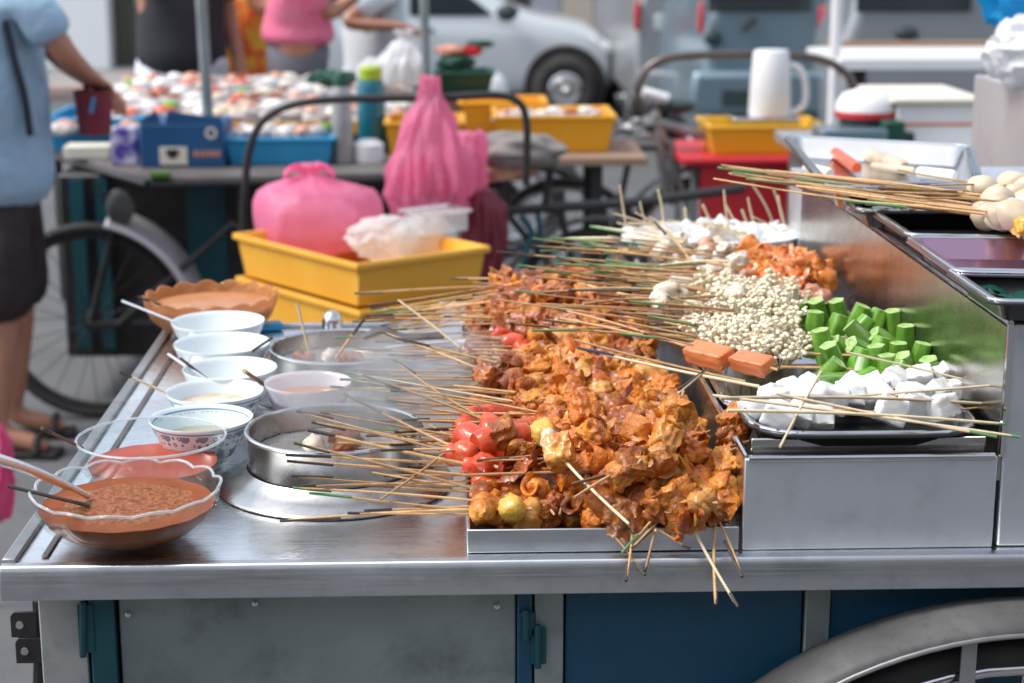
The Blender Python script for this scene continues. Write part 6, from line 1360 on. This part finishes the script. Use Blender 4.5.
def big_bag():
    b = MB(); n = 96; vs = []; fs = []
    lev = [(0, .92), (.02, .98), (.05, 1.0), (.09, 1.0), (.12, .98), (.145, .90), (.160, .70), (.172, .45), (.183, .22), (.190, .12), (.200, .16), (.210, .22), (.214, .12)]
    for i, (z_, w_) in enumerate(lev):
        for j in range(n):
            a = 2 * math.pi * j / n; ca, sa = math.cos(a), math.sin(a); q = (abs(ca) ** 3.2 + abs(sa) ** 3.2) ** (-1 / 3.2)
            q = q * (1 - .0) if z_ < .15 else 1 + (q - 1) * .4
            k = 1 + (.05 + .25 * max(0, z_ - .12) * 5) * (abs(noise.noise(Vector((ca * 2.6, sa * 2.6, z_ * 5)))) * 2.4 - .5) + .05 * abs(noise.noise(Vector((ca * 4, sa * 4, z_ * 9)))) + .03 * noise.noise(Vector((ca * 8, sa * 8, z_ * 14)))
            x, y = .168 * w_ * q * k * ca, .13 * w_ * q * k * sa
            x2 = x * math.cos(.5) - y * math.sin(.5); y2 = x * math.sin(.5) + y * math.cos(.5)
            vs.append((bc.x + x2 - .02 * (z_ > .15), bc.y + y2 + .03, zt1 - .07 + z_ * 1.12 + .008 * noise.noise(Vector((ca * 3, sa * 3, z_ * 20)))))
    m_ = len(lev)
    for i in range(m_ - 1):
        for j in range(n): fs.append((i * n + j, i * n + (j + 1) % n, (i + 1) * n + (j + 1) % n, (i + 1) * n + j))
    fs.append(tuple((m_ - 1) * n + j for j in range(n))); fs.append(tuple(range(n))[::-1]); b.add(vs, fs); return b
o = thing('plastic_bag', 'fat knotted pink plastic bag sitting in the upper yellow crate', 'plastic bag', (bc.x, bc.y, zt1 - .07))
big_bag().build('bag_film', M['pink_bag'], o, ang=80)
b = MB(); b.blob((bc.x, bc.y + .03, zt1 + .005), (.27, .20, .13), 3, 4, .12, 1.5, sq=.6); b.build('contents', M['white'], o)
b = MB()
for s_ in (-1, 1): b.grid(lambda u, v, s_=s_: Vector((bc.x - .02 + s_ * (.02 + .05 * u), bc.y + (v - .5) * (.02 + .05 * u), zt1 + .158 + .03 * u - .045 * u * u + .010 * math.sin(v * 9 + u * 4))), 10, 10)
b.build('bag_ear', M['pink_bag_dense'], o)
# clear bags and tub
for k, (px, py, w_, lab) in enumerate(((385, 247, .10, 'frosted clear plastic bag in front of the pink one in the crate'), (425, 246, .085, 'frosted clear plastic bag in the right half of the crate'))):
    p = G(px, py, zt1 - .03); b = MB(); b.blob(p + Vector((0, .02, .02)), (w_ * 2, w_ * 1.5, .12), 4, k + 3, .22, 2, True); o = b.build('plastic_bag', M['clear_bag'], origin=p); tag(o, lab, 'plastic bag')
p = G(432, 238, zt1); tb = thing('clear_tub', 'clear plastic lidded tub on the frosted bags at the right of the crate', 'tub', p)
b = MB(); m_ = Matrix.Translation(p + Vector((.01, .05, .03))) @ Matrix.Rotation(R(35), 4, 'Z'); b.box(-.075, .075, -.05, .05, -.02, .035, m_); b.build('tub_body', M['clear_box'], tb, bevel=.008)
b = MB(); b.tube([m_ @ Vector(v) for v in ((-.08, -.055, .037), (.08, -.055, .037), (.08, .055, .037), (-.08, .055, .037))], .004, 8, True); b.build('tub_rim', M['white_bag'], tb)
# ================================================================== SECOND TRICYCLE, RED TABLE, RIGHT SIDE
Y7 = 7.2
t2 = thing('cargo_tricycle', 'grey framed tricycle with a bent push hoop in front of the parked vans', 'tricycle', (V(700, 200, Y7).x, Y7, 0))
b = MB(); b.tube(smoothpath([V(668, 150, Y7), V(652, 122, Y7), V(640, 100, Y7), V(640, 80, Y7), V(655, 63, Y7), V(685, 56, Y7), V(760, 54, Y7), V(815, 58, Y7), V(842, 70, Y7), V(853, 86, Y7), V(856, 110, Y7)], 6), .017, 10); b.build('push_hoop', M['dark_steel'], t2)
b = MB(); b.tube([V(655, 110, Y7), V(667, 200, Y7)], .020, 8); b.tube([V(656, 122, Y7), V(712, 138, Y7), V(760, 150, Y7)], .020, 8); b.tube([V(672, 205, Y7), V(672, 140, Y7)], .014, 8); b.tube([V(656, 118, Y7), V(702, 244, Y7)], .016, 8); b.build('frame', M['galv_light'], t2)
w3 = V(703, 246, Y7); wheel(t2, (w3.x, Y7 + .06, .33), .33, .045, spokes=28); mudguard(t2, (w3.x, Y7 + .06, .33), .37, .07, 10, 170, M['black_metal'])
w4 = V(628, 240, Y7); wheel(t2, (w4.x - .35, Y7 + .5, .33), .33, .045, spokes=28)
b = MB(); b.tube([V(643, 92, Y7 - .1), V(668, 99, Y7 - .1)], .022, 12); b.build('grip', M['white'], t2)
b = MB(); b.blob(V(676, 106, Y7 - .05), (.17, .12, .06), 3, 2, .1); b.build('saddle', M['shutter'], t2)
for k, (px, py) in enumerate(((612, 112), (628, 124), (645, 118), (622, 136), (640, 138), (655, 130))):
    pass
p = V(633, 128, Y7 - .05); b = MB()
for k in range(16): b.blob(p + Vector((U(-.11, .11), U(-.05, .05), U(-.05, .05))), (U(.05, .09), .04, U(.02, .05)), 1, k, .3, 2, True)
b.build('bundle_of_scrap', M['galv_light'], t2)
b = MB(); b.tube([(p.x - .14, Y7, p.z - .09), (p.x + .18, Y7, p.z - .09)], .012, 8); b.tube([(p.x, Y7, p.z - .09), (p.x - .05, Y7 + .3, .33)], .014, 8); b.build('carrier', M['black_metal'], t2)
# red table
zr = .78; rl = G(682, 158, zr); rx1 = V(835, 158, rl.y).x
rt = thing('red_table', 'bright red folding table with a hanging red side behind the food skewers', 'table', ((rl.x + rx1) / 2, rl.y + .3, 0))
b = MB(); b.box(rl.x, rx1, rl.y, rl.y + .62, zr - .035, zr); b.build('table_top', M['red_plastic'], rt, bevel=.012, seg=3)
b = MB(); b.box(rl.x + .08, rx1 - .05, rl.y + .02, rl.y + .04, zr - .36, zr - .036); b.build('side_panel', M['red_plastic'], rt)
for x in (rl.x + .06, rx1 - .06):
    for y in (rl.y + .07, rl.y + .56): b = MB(); b.tube([(x, y, 0), (x, y, zr - .036)], .014, 8); b.build('leg', M['galv'], rt)
boxon('food_tray', 'yellow tray on the red table under the white jug', 'tray', 711, 823, 141, 126, zr, M['yellow_tray'], .36, hollow=True, taper=.015, Y=rl.y + .08)
o, bb = boxon('steel_tray', 'flat steel tray between the yellow tray and the white jug', 'tray', 733, 800, 126, 118, zr + .095, M['steel_tray'], .2, Y=rl.y + .16)
o.location.z += 0
p = V(769, 124, rl.y + .24); c_ = Vector((p.x, p.y, bb[5] + .001)); hj = V(769, 50, rl.y + .24).z - c_.z
jug = thing('jug', 'tall white plastic jug with a loop handle on the red table', 'jug', c_)
b = MB(); b.lathe([(0, 0), (.082, 0), (.086, .01), (.080, hj * .6), (.072, hj * .96), (.066, hj), (0, hj)], 32, c_); b.build('jug_body', M['white'], jug)
b = MB(); b.tube(smoothpath([c_ + Vector((.07, 0, hj * .78)), c_ + Vector((.12, 0, hj * .70)), c_ + Vector((.145, 0, hj * .45)), c_ + Vector((.14, 0, hj * .15)), c_ + Vector((.085, 0, hj * .03))], 5), .014, 10); b.build('handle', M['white'], jug)
# counter with the rice cooker
zc_ = .92; yc_ = 5.9
ct = thing('side_counter', 'pale counter carrying the rice cooker behind the steel trays', 'counter', (V(880, 150, yc_).x, yc_ + .3, 0))
b = MB(); b.box(V(815, 140, yc_).x, V(1060, 140, yc_).x, yc_, yc_ + .75, zc_ - .04, zc_); b.build('counter_top', M['galv_light'], ct, bevel=.005)
b = MB(); b.box(V(830, 140, yc_).x, V(1050, 140, yc_).x, yc_ + .05, yc_ + .7, .0, zc_ - .041); b.build('counter_body', M['galv'], ct)
p = V(865, 118, yc_ + .2); c_ = Vector((p.x, p.y, zc_ + .001)); k_ = (p - CAM).length / F; zt_ = V(865, 88, yc_ + .2).z - c_.z
rc = thing('rice_cooker', 'round white lidded cooker with a red band standing on the pale counter', 'rice cooker', c_)
zl = V(865, 114, yc_ + .2).z - c_.z
b = MB(); b.lathe([(0, .01), (20 * k_, .01), (22 * k_, zl * .5), (25 * k_, zl - .012), (0, zl - .012)], 32, c_); b.build('cooker_body', M['shutter'], rc)
b = MB(); b.lathe([(0, zl - .010), (29 * k_, zl - .010), (30 * k_, zl), (29 * k_, zl + .012), (0, zl + .012)], 36, c_); b.build('red_band', M['red_plastic'], rc)
b = MB(); b.lathe([(29 * k_, zl + .013), (28 * k_, zl + (zt_ - zl) * .45), (22 * k_, zl + (zt_ - zl) * .8), (10 * k_, zt_ - .004), (0, zt_)], 36, c_); b.build('lid', M['white'], rc)
boxon('tray', 'blue grey tray beneath the front of the cooker', 'tray', 822, 888, 141, 130, zc_, M['van_blue'], .18, Y=yc_ + .01)
boxon('green_box', 'dark green box right of the cooker base', 'box', 884, 905, 139, 122, zc_, M['green_dark'], .08, Y=yc_ + .02)
boxon('green_box', 'low black green box at the end of the counter', 'box', 900, 915, 140, 133, zc_, M['shutter'], .05, Y=yc_ + .03)
o, bb = boxon('foam_box', 'large white foam box with an orange seam right of the cooker', 'foam box', 895, 976, 152, 104, zc_ - .0, M['white'], .5, Y=yc_ + .12)
b = MB(); b.box(bb[0] - .003, bb[1] + .003, bb[2] - .003, bb[3] + .003, bb[5] - .075, bb[5] - .066); b.build('seam', M['orange_meat'], o)
b = MB(); b.box(bb[0] - .02, bb[1] + .02, bb[2] - .02, bb[3] + .02, bb[5] + .001, bb[5] + .02); b.build('lid', M['cream'], o, bevel=.005)
# aluminium table far right
zf = 1.02; fl = G(838, 66, zf); Yq = 8.4; xq0, xq1 = V(840, 60, Yq).x, V(1080, 60, Yq).x; zq = V(840, 58, Yq).z
at = thing('aluminium_table', 'pale aluminium topped table with a brown edge in front of the grey van', 'table', ((xq0 + xq1) / 2, Yq + .35, 0))
b = MB(); b.box(xq0, xq1, Yq, Yq + .8, zq - .06, zq - .002); b.build('table_top', M['white'], at, bevel=.006)
b = MB(); b.box(xq0 + .1, xq1, Yq + .79, Yq + .82, zq - .001, zq + .03); b.build('back_edge', M['wood'], at)
for x in (xq0 + .1, V(868, 60, Yq).x, xq1 - .1): b = MB(); b.tube([(x, Yq + .1, 0), (x, Yq + .1, zq - .061)], .02, 8); b.build('leg', M['black_metal'], at)
# steel cabinet with bags at the right edge
Yk = 3.75; xk = V(970, 150, Yk + .45).x; zk = V(1000, 92, Yk).z
kb = thing('steel_cabinet', 'stainless steel cabinet at the right edge behind the mushrooms', 'cabinet', (xk + .3, Yk + .2, 0))
b = MB(); b.box(xk, xk + .62, Yk, Yk + .45, .12, zk); b.build('cabinet_body', M['satin'], kb, bevel=.004)
b = MB(); b.box(xk + .02, xk + .60, Yk - .006, Yk - .001, .9, zk - .20); b.build('cabinet_door', M['satin'], kb, bevel=.003)
for x in (xk + .04, xk + .58):
    for y in (Yk + .05, Yk + .40): b = MB(); b.box(x - .02, x + .02, y - .02, y + .02, 0, .119); b.build('foot', M['black_metal'], kb)
b = MB(); b.blob((xk + .05, Yk + .13, zk + .075), (.24, .22, .17), 4, 5, .22, 2.4, True); b.blob((xk + .18, Yk + .16, zk + .06), (.26, .22, .13), 4, 9, .22, 2.4, True); o = b.build('plastic_bag', M['white_bag'], origin=(xk + .1, Yk + .13, zk)); tag(o, 'crumpled white plastic bag on top of the steel cabinet', 'plastic bag')
b = MB(); b.blob((xk + .14, Yk + .36, zk + .22), (.34, .16, .30), 4, 2, .16, 2.4, True); o = b.build('plastic_bag', M['blue_bag'], origin=(xk + .2, Yk + .3, zk)); tag(o, 'bright blue plastic bag behind the white one on the cabinet', 'plastic bag')
b = MB(); b.tube(smoothpath([(xk + .02, Yk - .01, zk + .012), (xk + .12, Yk - .02, zk + .003), (xk + .25, Yk - .02, zk - .03), (xk + .5, Yk - .02, zk - .05)], 5), .010, 8); o = b.build('cord', M['dark_steel'], origin=(xk, Yk, zk)); tag(o, 'dark hose sagging across the front of the steel cabinet', 'hose')
for o in list(bpy.data.objects):
    if '_loc' in o: del o['_loc']
